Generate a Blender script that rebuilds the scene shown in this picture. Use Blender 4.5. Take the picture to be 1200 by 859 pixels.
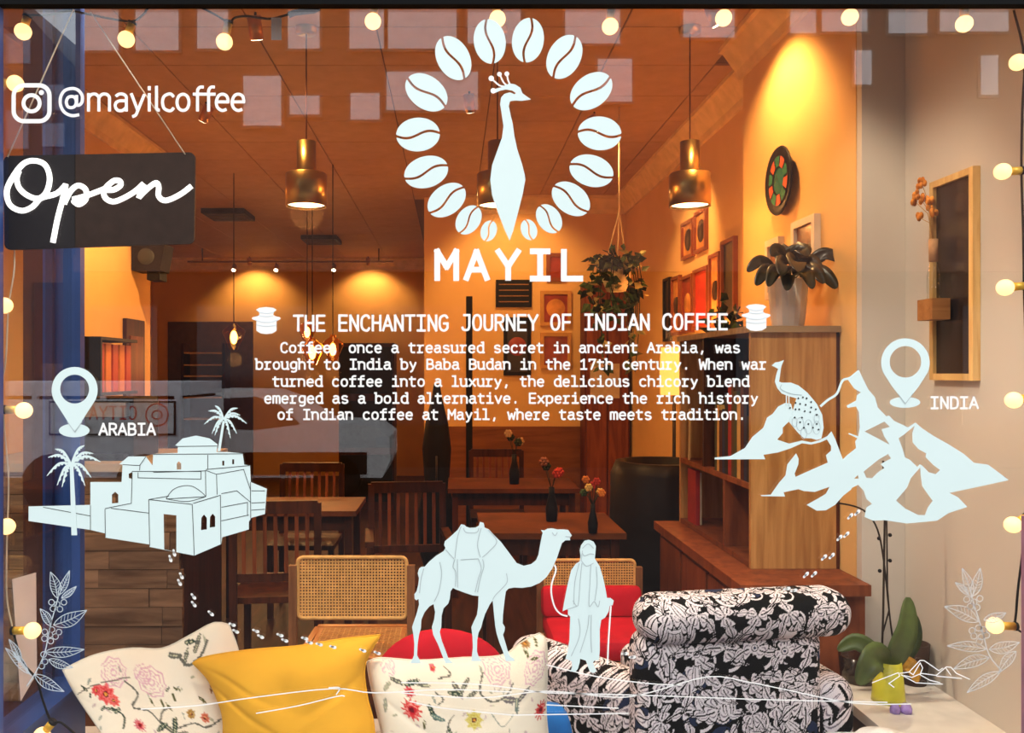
import bpy, math, random
import numpy as np
from mathutils import Vector
random.seed(7); rng = np.random.RandomState(7)
for o in list(bpy.data.objects): bpy.data.objects.remove(o)
S = bpy.context.scene; COL = S.collection
EYE = 1.55; VX, VY, F = 530.0, 435.0, 1000.0
# ---------------- camera
cd = bpy.data.cameras.new('camera'); cam = bpy.data.objects.new('camera', cd); COL.objects.link(cam)
cam.location = (0, 0, EYE); cam.rotation_euler = (math.pi/2, 0, 0)
cd.sensor_width = 36; cd.lens = 36*F/1200; cd.shift_x = 70/1200; cd.shift_y = 5.5/1200
cd.clip_start = .05; cd.clip_end = 200; S.camera = cam
# ---------------- sky
W = bpy.data.worlds.new('sky'); S.world = W; W.use_nodes = True
nt = W.node_tree; bg = nt.nodes['Background']
tc = nt.nodes.new('ShaderNodeTexCoord'); sx = nt.nodes.new('ShaderNodeSeparateXYZ'); rp = nt.nodes.new('ShaderNodeValToRGB')
nt.links.new(tc.outputs['Generated'], sx.inputs[0]); nt.links.new(sx.outputs['Z'], rp.inputs[0]); nt.links.new(rp.outputs[0], bg.inputs[0])
rp.color_ramp.elements[0].color = (.88, .90, .92, 1); rp.color_ramp.elements[1].color = (.72, .83, .96, 1)
bg.inputs[1].default_value = 2.3
S.view_settings.view_transform = 'Standard'; S.view_settings.look = 'None'
S.view_settings.exposure = 0.12; S.view_settings.gamma = 1; S.view_settings.use_curve_mapping = False
DAY = bpy.data.lights.new('sun', 'SUN'); DAY.energy = 2.6; DAY.angle = .6; DAY.color = (1, .95, .88)
so = bpy.data.objects.new('sun', DAY); COL.objects.link(so); so.location = (0, -4, 12); so.rotation_euler = (math.radians(48), 0, math.radians(14))
CL = 3.22            # ceiling height
WARM = (1, .42, .11)

# ---------------- helpers
def P(x, y, Y): return ((x-VX)/F*Y, Y, EYE+(VY-y)/F*Y)
MATS = {}
def base(name):
    m = bpy.data.materials.new(name); m.use_nodes = True; n = m.node_tree
    return m, n, n.nodes['Principled BSDF']
def setp(b, rough, metal, extra=None):
    b.inputs['Specular IOR Level'].default_value = .5 if rough < .42 or metal else .18; b.inputs['Roughness'].default_value = rough; b.inputs['Metallic'].default_value = metal
    for k, v in (extra or {}).items(): b.inputs[k].default_value = v
def mat(name, col, rough=.6, metal=0, var=.12, scale=12, bump=0, stretch=(1, 1, 1), extra=None):
    if name in MATS: return MATS[name]
    m, n, b = base(name); setp(b, rough, metal, extra)
    tc = n.nodes.new('ShaderNodeTexCoord'); mp = n.nodes.new('ShaderNodeMapping'); mp.inputs['Scale'].default_value = stretch
    nz = n.nodes.new('ShaderNodeTexNoise'); nz.inputs['Scale'].default_value = scale; nz.inputs['Detail'].default_value = 4
    cr = n.nodes.new('ShaderNodeValToRGB'); e = cr.color_ramp.elements
    e[0].position = .3; e[1].position = .7
    e[0].color = tuple(max(0, c*(1-var)) for c in col)+(1,); e[1].color = tuple(min(1, c*(1+var)) for c in col)+(1,)
    L = n.links.new
    L(tc.outputs['Object'], mp.inputs[0]); L(mp.outputs[0], nz.inputs[0]); L(nz.outputs['Fac'], cr.inputs[0]); L(cr.outputs[0], b.inputs['Base Color'])
    if bump:
        bp = n.nodes.new('ShaderNodeBump'); bp.inputs['Strength'].default_value = bump; bp.inputs['Distance'].default_value = .004
        L(nz.outputs['Fac'], bp.inputs['Height']); L(bp.outputs[0], b.inputs['Normal'])
    MATS[name] = m; return m
def emit(name, col, s):
    if name in MATS: return MATS[name]
    m, n, b = base(name); b.inputs['Base Color'].default_value = col+(1,)
    b.inputs['Emission Color'].default_value = col+(1,); b.inputs['Emission Strength'].default_value = s
    MATS[name] = m; return m
def glass(name, tint, ior=1.5, rough=0.0, boost=1.0):
    if name in MATS: return MATS[name]
    m, n, b = base(name); n.nodes.remove(b); L = n.links.new
    out = n.nodes['Material Output']; t = n.nodes.new('ShaderNodeBsdfTransparent'); t.inputs[0].default_value = tint+(1,)
    g = n.nodes.new('ShaderNodeBsdfGlossy'); g.inputs['Roughness'].default_value = rough
    fr = n.nodes.new('ShaderNodeFresnel'); ge = n.nodes.new('ShaderNodeNewGeometry')
    mi = n.nodes.new('ShaderNodeMix'); mi.inputs[2].default_value = ior; mi.inputs[3].default_value = 1/ior
    L(ge.outputs['Backfacing'], mi.inputs[0]); L(mi.outputs[0], fr.inputs[0])
    ml = n.nodes.new('ShaderNodeMath'); ml.operation = 'MULTIPLY'; ml.inputs[1].default_value = boost; ml.use_clamp = True
    L(fr.outputs[0], ml.inputs[0]); mx = n.nodes.new('ShaderNodeMixShader')
    L(ml.outputs[0], mx.inputs[0]); L(t.outputs[0], mx.inputs[1]); L(g.outputs[0], mx.inputs[2]); L(mx.outputs[0], out.inputs[0])
    MATS[name] = m; return m
def vcolmat(name, rough=.85, weave=.25, wscale=900):
    if name in MATS: return MATS[name]
    m, n, b = base(name); setp(b, rough, 0); L = n.links.new
    a = n.nodes.new('ShaderNodeVertexColor'); a.layer_name = 'print'; L(a.outputs[0], b.inputs['Base Color'])
    tc = n.nodes.new('ShaderNodeTexCoord'); nz = n.nodes.new('ShaderNodeTexNoise'); nz.inputs['Scale'].default_value = wscale
    bp = n.nodes.new('ShaderNodeBump'); bp.inputs['Strength'].default_value = weave; bp.inputs['Distance'].default_value = .001
    L(tc.outputs['Object'], nz.inputs[0]); L(nz.outputs['Fac'], bp.inputs['Height']); L(bp.outputs[0], b.inputs['Normal'])
    MATS[name] = m; return m

class MB:
    def __init__(s): s.v = []; s.f = []; s.sm = []
    def add(s, vs, fs, smooth=False):
        o = len(s.v); s.v += [tuple(v) for v in vs]; s.f += [tuple(i+o for i in f) for f in fs]; s.sm += [smooth]*len(fs); return s
    def box(s, x0, x1, y0, y1, z0, z1):
        v = [(x, y, z) for x in (x0, x1) for y in (y0, y1) for z in (z0, z1)]
        return s.add(v, [(0,1,3,2),(4,6,7,5),(0,4,5,1),(2,3,7,6),(0,2,6,4),(1,5,7,3)])
    def bar(s, a, b, w, h=None, roll=0):
        a, b = Vector(a), Vector(b); d = (b-a).normalized(); h = h or w
        u = d.cross(Vector((0, 0, 1))) if abs(d.z) < .95 else d.cross(Vector((0, 1, 0))); u.normalize(); t = d.cross(u)
        if roll: u, t = u*math.cos(roll)+t*math.sin(roll), t*math.cos(roll)-u*math.sin(roll)
        v = [p+u*(i*w/2)+t*(j*h/2) for p in (a, b) for i, j in ((-1,-1),(1,-1),(1,1),(-1,1))]
        return s.add(v, [(0,1,2,3),(7,6,5,4),(0,4,5,1),(1,5,6,2),(2,6,7,3),(3,7,4,0)])
    def tube(s, pts, r, n=8, cap=True, r2=None):
        pts = [Vector(p) for p in pts]; m = len(pts); vs = []; prev = None
        for i, p in enumerate(pts):
            d = (pts[min(i+1, m-1)]-pts[max(i-1, 0)]).normalized()
            if prev is None:
                u = d.cross(Vector((0, 0, 1)));
                if u.length < .1: u = d.cross(Vector((0, 1, 0)))
            else: u = prev-d*prev.dot(d)
            u.normalize(); prev = u; w = d.cross(u)
            rr = r if r2 is None else r+(r2-r)*i/(m-1)
            vs += [p+(u*math.cos(a)+w*math.sin(a))*rr for a in [2*math.pi*k/n for k in range(n)]]
        fs = [(i*n+k, i*n+(k+1) % n, (i+1)*n+(k+1) % n, (i+1)*n+k) for i in range(m-1) for k in range(n)]
        if cap: fs += [tuple(range(n))[::-1], tuple((m-1)*n+k for k in range(n))]
        return s.add(vs, fs, True)
    def lathe(s, c, prof, n=20, ax='z'):
        vs = []
        for r, h in prof:
            for k in range(n):
                a = 2*math.pi*k/n; x, y = r*math.cos(a), r*math.sin(a)
                vs.append({'z': (c[0]+x, c[1]+y, c[2]+h), 'x': (c[0]+h, c[1]+x, c[2]+y), 'y': (c[0]+x, c[1]+h, c[2]+y)}[ax])
        m = len(prof)
        return s.add(vs, [(i*n+k, i*n+(k+1) % n, (i+1)*n+(k+1) % n, (i+1)*n+k) for i in range(m-1) for k in range(n)], True)
    def ball(s, c, r, n=14, sq=(1, 1, 1)):
        pr = []; vs = []
        m = n//2+1
        for i in range(m+1):
            t = math.pi*i/m
            for k in range(n):
                a = 2*math.pi*k/n
                vs.append((c[0]+r*sq[0]*math.sin(t)*math.cos(a), c[1]+r*sq[1]*math.sin(t)*math.sin(a), c[2]+r*sq[2]*math.cos(t)))
        return s.add(vs, [(i*n+k, i*n+(k+1) % n, (i+1)*n+(k+1) % n, (i+1)*n+k) for i in range(m) for k in range(n)], True)
    def ribbon(s, pts, w, closed=False, plane=None):
        """flat ribbon; pts are (x,y) pixels on the sheet, mapped by plane()"""
        pts = [np.array(p, float) for p in pts]; m = len(pts); L = []; R = []
        for i in range(m):
            a = pts[(i-1) % m] if (closed or i > 0) else None; b = pts[(i+1) % m] if (closed or i < m-1) else None
            d1 = (pts[i]-a) if a is not None else None; d2 = (b-pts[i]) if b is not None else None
            if d1 is None: d1 = d2
            if d2 is None: d2 = d1
            d1 = d1/(np.hypot(*d1)+1e-9); d2 = d2/(np.hypot(*d2)+1e-9)
            t = d1+d2; lt = np.hypot(*t)
            if lt < .3: t = d1; lt = 1; k = 1
            else: k = min(2/lt, 1.8)
            t = t/lt if lt != 1 else t
            nn = np.array([-t[1], t[0]])*w/2*k
            L.append(pts[i]+nn); R.append(pts[i]-nn)
        s.rc = getattr(s, 'rc', 0)+1; vs = [Vector(plane(*q))-Vector((0, 2.5e-5*(s.rc % 12), 0)) for q in L+R]; q = range(m if closed else m-1)
        return s.add(vs, [(i, (i+1) % m, m+(i+1) % m, m+i) for i in q])
    def build(s, name, m, parent=None, vcol=None):
        me = bpy.data.meshes.new(name); off = Vector(parent.get('_w', (0, 0, 0))) if parent else Vector((0, 0, 0))
        vs = s.v if off.length == 0 else [(v[0]-off.x, v[1]-off.y, v[2]-off.z) for v in s.v]
        me.from_pydata(vs, [], s.f); me.polygons.foreach_set('use_smooth', s.sm); me.materials.append(m)
        if vcol is not None:
            a = me.color_attributes.new('print', 'FLOAT_COLOR', 'POINT'); c = np.ones((len(vs), 4), np.float32); c[:, :3] = vcol
            a.data.foreach_set('color', c.ravel())
        me.update(); o = bpy.data.objects.new(name, me); COL.objects.link(o)
        if parent: o.parent = parent; o['_w'] = off
        return o
def tag(o, label=None, cat=None, group=None, kind=None):
    for k, v in (('label', label), ('category', cat), ('group', group), ('kind', kind)):
        if v: o[k] = v
    return o
def thing(name, label, cat, loc=(0, 0, 0), group=None, kind=None):
    o = bpy.data.objects.new(name, None); COL.objects.link(o); o.location = loc; o['_w'] = tuple(loc); o.empty_display_size = .05
    return tag(o, label, cat, group, kind)
def struct(name, mb, m, parent=None):
    o = mb.build(name, m, parent)
    if not parent: o['kind'] = 'structure'
    return o
def dup(o, loc=None, rz=0, label=None, parent=None):
    c = o.copy(); COL.objects.link(c)
    if parent: c.parent = parent
    if loc: c.location = loc; c.rotation_euler.z = rz
    if label: c['label'] = label
    for ch in list(o.children): dup(ch, parent=c)
    return c
def lamp(name, loc, energy, col=WARM, r=.03, kind='POINT', spot=None, rot=None, parent=None):
    l = bpy.data.lights.new(name, kind); l.energy = energy; l.color = col
    if kind != 'AREA': l.shadow_soft_size = r
    if spot: l.spot_size = spot; l.spot_blend = .6
    o = bpy.data.objects.new(name, l); COL.objects.link(o)
    if parent: o.parent = parent; loc = tuple(Vector(loc)-Vector(parent['_w']))
    o.location = loc
    if rot: o.rotation_euler = rot
    return o
def smooth(pts, n=5, closed=False):
    p = [np.array(q, float) for q in pts]; m = len(p); out = []
    rngi = range(m if closed else m-1)
    for i in rngi:
        if closed: a, b, c, d = p[(i-1) % m], p[i], p[(i+1) % m], p[(i+2) % m]
        else: a, b, c, d = p[max(i-1, 0)], p[i], p[i+1], p[min(i+2, m-1)]
        for k in range(n):
            t = k/n; out.append(.5*((2*b)+(-a+c)*t+(2*a-5*b+4*c-d)*t*t+(-a+3*b-3*c+d)*t**3))
    if not closed: out.append(p[-1])
    return out
def grid_patch(nu, nv, fn):
    """fn(u,v)->array of positions; returns verts, faces"""
    u = np.linspace(0, 1, nu); v = np.linspace(0, 1, nv); U, V = np.meshgrid(u, v)
    p = fn(U.ravel(), V.ravel())
    idx = np.arange(nu*nv).reshape(nv, nu)
    f = np.stack([idx[:-1, :-1], idx[:-1, 1:], idx[1:, 1:], idx[1:, :-1]], -1).reshape(-1, 4)
    return p, f, U.ravel(), V.ravel()
# rounded dense box with printed cloth
def rbox_np(h, r, step):
    h = np.array(h, float); vs = []; fs = []; off = 0
    for ax in range(3):
        for sg in (-1, 1):
            a, b = [i for i in range(3) if i != ax]
            na, nb = max(3, int(2*h[a]/step)), max(3, int(2*h[b]/step))
            A, B = np.meshgrid(np.linspace(-h[a], h[a], na), np.linspace(-h[b], h[b], nb))
            p = np.zeros((A.size, 3)); p[:, a] = A.ravel(); p[:, b] = B.ravel(); p[:, ax] = sg*h[ax]
            q = np.clip(p, -(h-r), h-r); d = p-q; d /= np.linalg.norm(d, axis=1)[:, None]+1e-12
            vs.append(q+d*r); idx = np.arange(na*nb).reshape(nb, na)+off
            fs.append(np.stack([idx[:-1, :-1], idx[:-1, 1:], idx[1:, 1:], idx[1:, :-1]], -1).reshape(-1, 4)); off += na*nb
    return np.vstack(vs), np.vstack(fs)
def np_obj(name, vs, fs, m, parent, vcol=None):
    me = bpy.data.meshes.new(name); off = np.array(parent.get('_w', (0, 0, 0))) if parent else 0
    me.from_pydata((vs-off).tolist(), [], fs.tolist()); me.polygons.foreach_set('use_smooth', [True]*len(fs)); me.materials.append(m)
    if vcol is not None:
        a = me.color_attributes.new('print', 'FLOAT_COLOR', 'POINT'); c = np.ones((len(vs), 4), np.float32); c[:, :3] = vcol
        a.data.foreach_set('color', c.ravel())
    o = bpy.data.objects.new(name, me); COL.objects.link(o)
    if parent: o.parent = parent
    return o
def wood(name, c1, c2, scale=6, stretch=(1, 1, 8), rough=.5):
    if name in MATS: return MATS[name]
    m, n, b = base(name); setp(b, rough, 0); L = n.links.new
    tc = n.nodes.new('ShaderNodeTexCoord'); mp = n.nodes.new('ShaderNodeMapping')
    mp.inputs['Scale'].default_value = tuple(1/s*4 for s in stretch)
    nz = n.nodes.new('ShaderNodeTexNoise'); nz.inputs['Scale'].default_value = scale; nz.inputs['Detail'].default_value = 6; nz.inputs['Distortion'].default_value = .8
    oi = n.nodes.new('ShaderNodeObjectInfo'); ad = n.nodes.new('ShaderNodeVectorMath'); ad.operation = 'ADD'
    mu = n.nodes.new('ShaderNodeMath'); mu.operation = 'MULTIPLY'; mu.inputs[1].default_value = 17
    L(oi.outputs['Random'], mu.inputs[0]); L(tc.outputs['Object'], mp.inputs[0]); L(mp.outputs[0], ad.inputs[0]); L(mu.outputs[0], ad.inputs[1]); L(ad.outputs[0], nz.inputs[0])
    cr = n.nodes.new('ShaderNodeValToRGB'); e = cr.color_ramp.elements; e[0].position = .32; e[1].position = .68; e[0].color = c1+(1,); e[1].color = c2+(1,)
    hs = n.nodes.new('ShaderNodeHueSaturation'); mr = n.nodes.new('ShaderNodeMapRange'); mr.inputs[3].default_value = .75; mr.inputs[4].default_value = 1.2
    L(oi.outputs['Random'], mr.inputs[0]); L(mr.outputs[0], hs.inputs['Value']); L(nz.outputs['Fac'], cr.inputs[0]); L(cr.outputs[0], hs.inputs['Color']); L(hs.outputs[0], b.inputs['Base Color'])
    bp = n.nodes.new('ShaderNodeBump'); bp.inputs['Strength'].default_value = .15; bp.inputs['Distance'].default_value = .002
    L(nz.outputs['Fac'], bp.inputs['Height']); L(bp.outputs[0], b.inputs['Normal'])
    MATS[name] = m; return m

# ---------------- materials
WALL = mat('ochre plaster', (.78, .46, .17), .8, var=.05, scale=3, bump=.05)
WHITEW = mat('white plaster', (.62, .56, .49), .7, var=.03, scale=3, bump=.04)
CEILM = mat('ceiling tile board', (.50, .28, .12), .55, var=.08, scale=9)
JOINT = mat('ceiling grid', (.16, .08, .035), .6)
DARKW = wood('dark walnut', (.030, .007, .002), (.085, .020, .006), 5)
REDW = wood('red brown wood', (.13, .030, .010), (.25, .065, .020), 5)
OAK = wood('oak board', (.30, .13, .035), (.50, .25, .08), 7, (1, 1, 12))
PLANKM = wood('reclaimed plank', (.09, .045, .022), (.26, .15, .085), 5, (8, 1, 1), .8)
BLACK = mat('matt black', (.008, .006, .006), .5)
BLUE = mat('blue painted frame', (.028, .075, .27), .4, var=.15, scale=5)
WHITE = mat('white paint', (.80, .80, .80), .5, var=.04)
VINYL = mat('white vinyl', (.62, .735, .72), .45, var=.015, scale=4)
VINYLW = mat('bright white vinyl', (.82, .81, .78), .45, var=.01)
INK = mat('dark cut line', (.02, .02, .022), .6)
GREYL = mat('grey printed line', (.40, .46, .47), .6)
BRASS = mat('aged brass', (.42, .28, .10), .3, 1, var=.2, scale=6, stretch=(1, 1, .1))
GOLD = mat('yellow brass socket', (.95, .55, .06), .35, .3, var=.1)
CABLE = mat('black cable', (.012, .012, .014), .5)
CREAMC = mat('cream cord', (.80, .70, .52), .7)
BULB = emit('lit frosted bulb', (1, .64, .27), 2.0)
GLASS = glass('shop window glass', (.97, .975, .97), 1.55, boost=2.0)
CLEAR = glass('clear glass', (.93, .95, .93), 1.5, .02)
RED = mat('red cloth', (.46, .006, .018), .8, var=.15, scale=9, bump=.1)
GREEN = mat('dark green leaf', (.035, .055, .02), .45, var=.4, scale=14)

# ================= room shell
struct('floor', MB().box(-4.6, 3, 2.0, 12.9, -.1, 0), wood('dark floor boards', (.030, .009, .003), (.075, .024, .008), 4, (1, 9, 1), .5))
X1, X2, XL = 1.50, 1.67, -2.30
struct('wall_right', MB().box(X2, 3, 4.4, 12.8, 0, CL+.1), WALL)
w = struct('wall_right_front', MB().box(X1, 1.9, 3.17, 4.4, 0, CL+.1), WALL)
pil = struct('trim_1', MB().box(X1+.002, 1.9, 3.13, 3.168, 0, CL+.1), WHITEW)
struct('wall_right_window', MB().box(1.66, 1.95, 2.0, 3.128, 0, CL+.1), WHITEW)
struct('wall_back_right', MB().box(-.12, X2, 8.2, 8.35, 0, CL+.1), WALL)
struct('wall_back', MB().box(-4.6, -.12, 12.65, 12.8, 0, CL+.1), WALL)
struct('wall_back_side', MB().box(-.27, -.12, 8.2, 12.65, 0, CL+.1), WALL)
struct('wall_left', MB().box(XL-.15, XL, 2.1, 6.5, 0, CL+.1), WALL)
struct('wall_left_back', MB().box(-4.6, -4.45, 6.5, 12.65, 0, CL+.1), WALL)
struct('wall_left_return', MB().box(-4.6, XL-.15, 6.4, 6.5, 0, CL+.1), WALL)
ceil = struct('ceiling', MB().box(-4.6, 3, 2.06, 12.8, CL+.012, CL+.1), JOINT)
tile = MB().box(-.296, .296, -.256, .256, 0, .012)
t0 = None
for i in range(11):
    for j in range(21):
        x = -4.3+.6*i+.33-.3; y = 2.35+.52*j-.03
        if (x > 1.5 and y < 4.4) or x > 1.9 or (x < XL-.2 and y < 6.4): continue
        if x > -.1 and y > 8.3: continue
        if t0 is None: t0 = tile.build('ceiling_tile', CEILM, ceil); t0.location = (x, y, CL)
        else: c = dup(t0, (x, y, CL))
# cornices
def cornice(name, pts):
    m = MB()
    prof = [(0, 0), (0, -.16), (.02, -.16), (.03, -.12), (.05, -.10), (.085, -.05), (.10, -.03), (.12, -.025), (.12, 0)]
    (x0, y0), (x1, y1) = pts; d = Vector((x1-x0, y1-y0, 0)).normalized(); nn = Vector((-d.y, d.x, 0))
    vs = [Vector(q+(CL-.001,))+nn*a+Vector((0, 0, b)) for q in pts for a, b in prof]; k = len(prof)
    m.add(vs, [(i, (i+1) % k, k+(i+1) % k, k+i) for i in range(k)]+[tuple(range(k)), tuple(range(k, 2*k))[::-1]])
    return struct(name, m, mat('cream cornice', (.82, .56, .26), .6))
cornice('trim_2', ((X1-.001, 3.17), (X1-.001, 4.42)))
cornice('trim_3', ((X2-.001, 4.42), (X2-.001, 8.2)))
cornice('trim_4', ((X2, 8.199), (-.12, 8.199)))
cornice('trim_5', ((XL+.001, 6.5), (XL+.001, 2.5)))
cornice('trim_6', ((-.27, 12.649), (-4.4, 12.649)))
struct('trim_7', MB().box(-.10, X2-.002, 8.165, 8.198, 0, 1.02), wood('unlit lower wall tone', (.20, .065, .014), (.30, .10, .024), 5, (8, 1, 1)))  # added board, darker in colour to stand for the unlit lower wall
# a doorway and a dark opening in the left wall
d = struct('door_1', MB().box(XL+.002, XL+.03, 5.95, 6.30, .0, 1.92), DARKW)
MB().box(XL+.03, XL+.04, 6.0, 6.25, .2, 1.8).build('door_panel', REDW, d)
# solid dark panel for a back wall opening, shade put into its colour; pale rack in front
dr = struct('door_2', MB().box(-4.2, -2.95, 12.60, 12.648, 0, 2.28), mat('doorway shade colour', (.10, .04, .015), .7))

# ================= shop window
pane = struct('window_1', MB().box(-1.12, 1.60, 2.050, 2.058, .35, 2.455), GLASS)
fr = thing('window_2', 'front window frame', 'window', (0, 2.05, .3)); fr['kind'] = 'structure'; del fr['category']; del fr['label']
MB().box(-1.25, 1.9, 2.035, 2.062, 2.4255, 2.56).build('head_rail', mat('black head rail', (.0015, .0015, .002), .9), fr)
MB().box(-1.25, 1.9, 2.0, 2.11, .2, .35).build('bottom_rail', BLUE, fr)
MB().box(-1.25, -1.0845, 2.03, 2.062, .35, 2.424).build('jamb', BLUE, fr)
MB().box(1.380, 1.66, 2.045, 2.070, .35, 1.20).build('jamb', mat('mauve frame paint', (.30, .16, .26), .5), fr)
struct('wall_front', MB().box(-1.25, 3, 2.0, 2.2, 2.5601, 4.2).box(1.9, 3, 2.0, 2.2, -.3, 2.56).box(-1.25, 1.9, 2.0, 2.06, -.3, .2).box(-4.6, XL, 2.0, 2.1, -.3, 4.2), mat('shop front paint', (.05, .07, .15), .6))
# side return: blue post, rails and glass
sd = thing('window_3', 'side', 'window', (-1.16, 2.3, .3)); sd['kind'] = 'structure'; del sd['category']; del sd['label']
MB().box(-1.125, -1.115, 2.10, 2.50, .64, 3.2).build('side_glass', CLEAR, sd)
MB().box(-1.20, -1.09, 2.50, 2.53, .30, 3.2).build('post', BLUE, sd)
MB().box(-1.26, -1.201, 2.505, 2.53, .30, 3.2).build('post_edge', mat('brown post', (.10, .03, .02), .6), sd)
MB().box(-1.185, -1.165, 2.485, 2.4995, .30, 3.2).build('post_bead', mat('navy bead', (.015, .03, .12), .4), sd)
MB().box(-1.15, -1.075, 2.10, 2.50, .48, .64).build('bottom_rail', BLUE, sd)
MB().box(-1.16, -1.065, 2.10, 2.50, .641, .655).build('rail_cap', BLUE, sd)
struct('trim_8', MB().box(-1.25, -1.0, 2.10, 2.62, .02, .46), WHITE)
struct('window_sill', MB().box(-1.8, -1.251, 2.11, 2.62, .40, .455), WHITE).name = 'trim_9'

# window bench left, white ledge right
t = thing('window_bench', 'white topped window bench carrying the scatter cushions', 'bench', (-.35, 2.45, 0))
MB().box(-.998, .30, 2.12, 2.86, .355, .385).build('bench_top', mat('grey white laminate', (.62, .60, .57), .5), t)
MB().box(-.95, .30, 2.16, 2.82, 0, .355).build('bench_base', WHITE, t)
t = thing('display_ledge', 'white display ledge under the chalkboard wall', 'ledge', (1.5, 2.5, 0))
MB().box(1.30, 1.659, 2.11, 3.03, .435, .468).build('ledge_top', mat('cream laminate', (.80, .76, .70), .45), t)
MB().box(1.34, 1.655, 2.13, 3.02, 0, .435).build('ledge_front', mat('grey brown panel', (.30, .25, .20), .7), t)

# ================= lettering
G = {
'a':"~1.2,4.2 2,5 3.4,5.1 4.4,4.4 4.5,3;4.5,3 4.5,.9 5.3,0;~4.5,3 2.4,3 1.1,2.3 1,1.1 1.9,.1 3.2,.1 4.5,1.1",
'b':"0.2,7.3 1,7.3 1,0;~1,4 2,5 3.4,5.1 4.8,4.1 5,2.5 4.7,1 3.4,0 2,.1 1,1",
'c':"~4.9,4 4,5 2.9,5.1 1.5,4.4 1,2.6 1.5,.7 2.9,0 4.1,.1 5,1",
'd':"3.9,7.3 5,7.3 5,0 5.6,0;~5,4 4,5 2.6,5.1 1.2,4.1 1,2.5 1.3,1 2.6,0 4,.1 5,1",
'e':"1,2.7 5,2.7;~5,2.7 4.7,4.2 3.7,5 2.6,5 1.4,4.2 1,2.6 1.4,.9 2.6,0 4,.1 4.9,.9",
'f':"~5.3,7.2 4.2,7.4 3,7 2.6,6;2.6,6.1 2.6,0;.9,5.1 4.9,5.1;1.1,0 4.4,0",
'g':"~5,4 4,5 2.6,5.1 1.3,4.1 1.1,2.7 1.4,1.2 2.6,.5 4,.6 5,1.5;5,5.1 5,0;~5,0 4.6,-1.4 3,-2 1.3,-1.6",
'h':"0.2,7.3 1,7.3 1,0;~1,3.8 2,5 3.4,5.1 4.6,4.4 4.9,3.2;4.9,3.2 4.9,0",
'i':"1.2,5.1 3.2,5.1 3.2,0;1,0 5.2,0;3.1,6.6 3.1,7.5",
'l':"1.1,7.3 3,7.3 3,0;1,0 5.1,0",
'm':".7,5.1 .7,0;~.7,4.2 1.4,5.1 2.5,5 3,4;3,4.1 3,0;~3,4.2 3.7,5.1 4.8,5 5.3,4;5.3,4.1 5.3,0",
'n':".3,5.1 1,5.1 1,0;~1,3.8 2,5 3.4,5.1 4.6,4.4 4.9,3.2;4.9,3.2 4.9,0",
'o':"@3,5.1 1.5,4.4 1,2.55 1.5,.7 3,0 4.5,.7 5,2.55 4.5,4.4",
'p':".3,5.1 1,5.1 1,-2;~1,4 2,5 3.4,5.1 4.8,4.1 5,2.5 4.7,1 3.4,0 2,.1 1,1",
'r':".9,5.1 2.2,5.1 2.2,0;.8,0 4.2,0;~2.2,3.2 3,4.7 4,5.1 5.3,5",
's':"~4.8,4.1 3.9,5 2.4,5.1 1.3,4.4 1.5,3.1 3,2.6 4.6,2 4.8,.8 3.7,0 2.2,0 1.1,.9",
't':"2.3,6.7 2.3,1.2;~2.3,1.2 2.7,.2 3.6,0 5.1,.1;.8,5.1 4.9,5.1",
'u':".3,5.1 1,5.1 1,2;~1,2 1.3,.6 2.4,0 3.8,.2 4.8,1.2;4.1,5.1 4.8,5.1 4.8,0 5.5,0",
'v':".9,5.1 3,0 5.1,5.1",'w':".5,5.1 1.6,0 3,4 4.4,0 5.5,5.1",'x':"1,5.1 5,0;5,5.1 1,0",
'y':"1,5.1 3.1,.4;~5.1,5.1 3.1,.4 2.3,-1.4 .9,-2",',':"3.1,.9 2.5,-1.2",'.':"3,0 3,.9",
'A':".5,0 3,7;3,7 5.5,0;1.4,2.3 4.6,2.3",
'B':"1,0 1,7 3.2,7;~3.2,7 4.6,6.3 4.6,4.4 3.2,3.7;3.2,3.7 1,3.7;~3.2,3.7 5,3 5,.8 3.2,0;3.2,0 1,0",
'C':"~5.2,5.5 4.4,6.8 3,7 1.4,6 .9,3.5 1.4,1 3,0 4.4,.2 5.2,1.5",
'D':"1,0 1,7 2.8,7;~2.8,7 4.6,6.2 5.2,3.5 4.6,.8 2.8,0;2.8,0 1,0",
'E':"5,7 1.1,7 1.1,0 5,0;1.1,3.6 4.7,3.6",'F':"5,7 1.1,7 1.1,0;1.1,3.5 4.7,3.5",
'G':"~5.1,5.6 4.3,6.8 3,7 1.3,6 .8,3.5 1.3,1 2.8,0 4.2,.3 5.1,1.3;5.1,1.3 5.1,3.3 3.2,3.3",
'H':"1,0 1,7;5,0 5,7;1,3.6 5,3.6",'I':"1,7 5,7;3,7 3,0;1,0 5,0",
'J':"2,7 4.8,7 4.8,2;~4.8,2 4.3,.4 3,0 1.5,.3 1,1.6",'L':"1.2,7 1.2,0 5.3,0",
'M':".7,0 .7,7 3,3 5.3,7 5.3,0",'N':"1,0 1,7 5,0 5,7",
'O':"@3,7 1.5,6.2 .9,3.5 1.5,.8 3,0 4.5,.8 5.1,3.5 4.5,6.2",
'R':"1,0 1,7 3.2,7;~3.2,7 4.8,6.3 4.8,4.2 3.2,3.5;3.2,3.5 1,3.5;3,3.5 5.1,0",
'T':".6,7 5.4,7;3,7 3,0",'U':"1,7 1,2;~1,2 1.5,.5 3,0 4.5,.5 5,2;5,2 5,7",
'W':".4,7 1.5,0 3,5 4.5,0 5.6,7",'Y':".6,7 3,3.2 5.4,7;3,3.2 3,0",
'1':"1.2,5.6 3.2,7 3.2,0;1.1,0 5.1,0",'7':"1,5.8 1,7 5,7 2.4,0",
}
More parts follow.
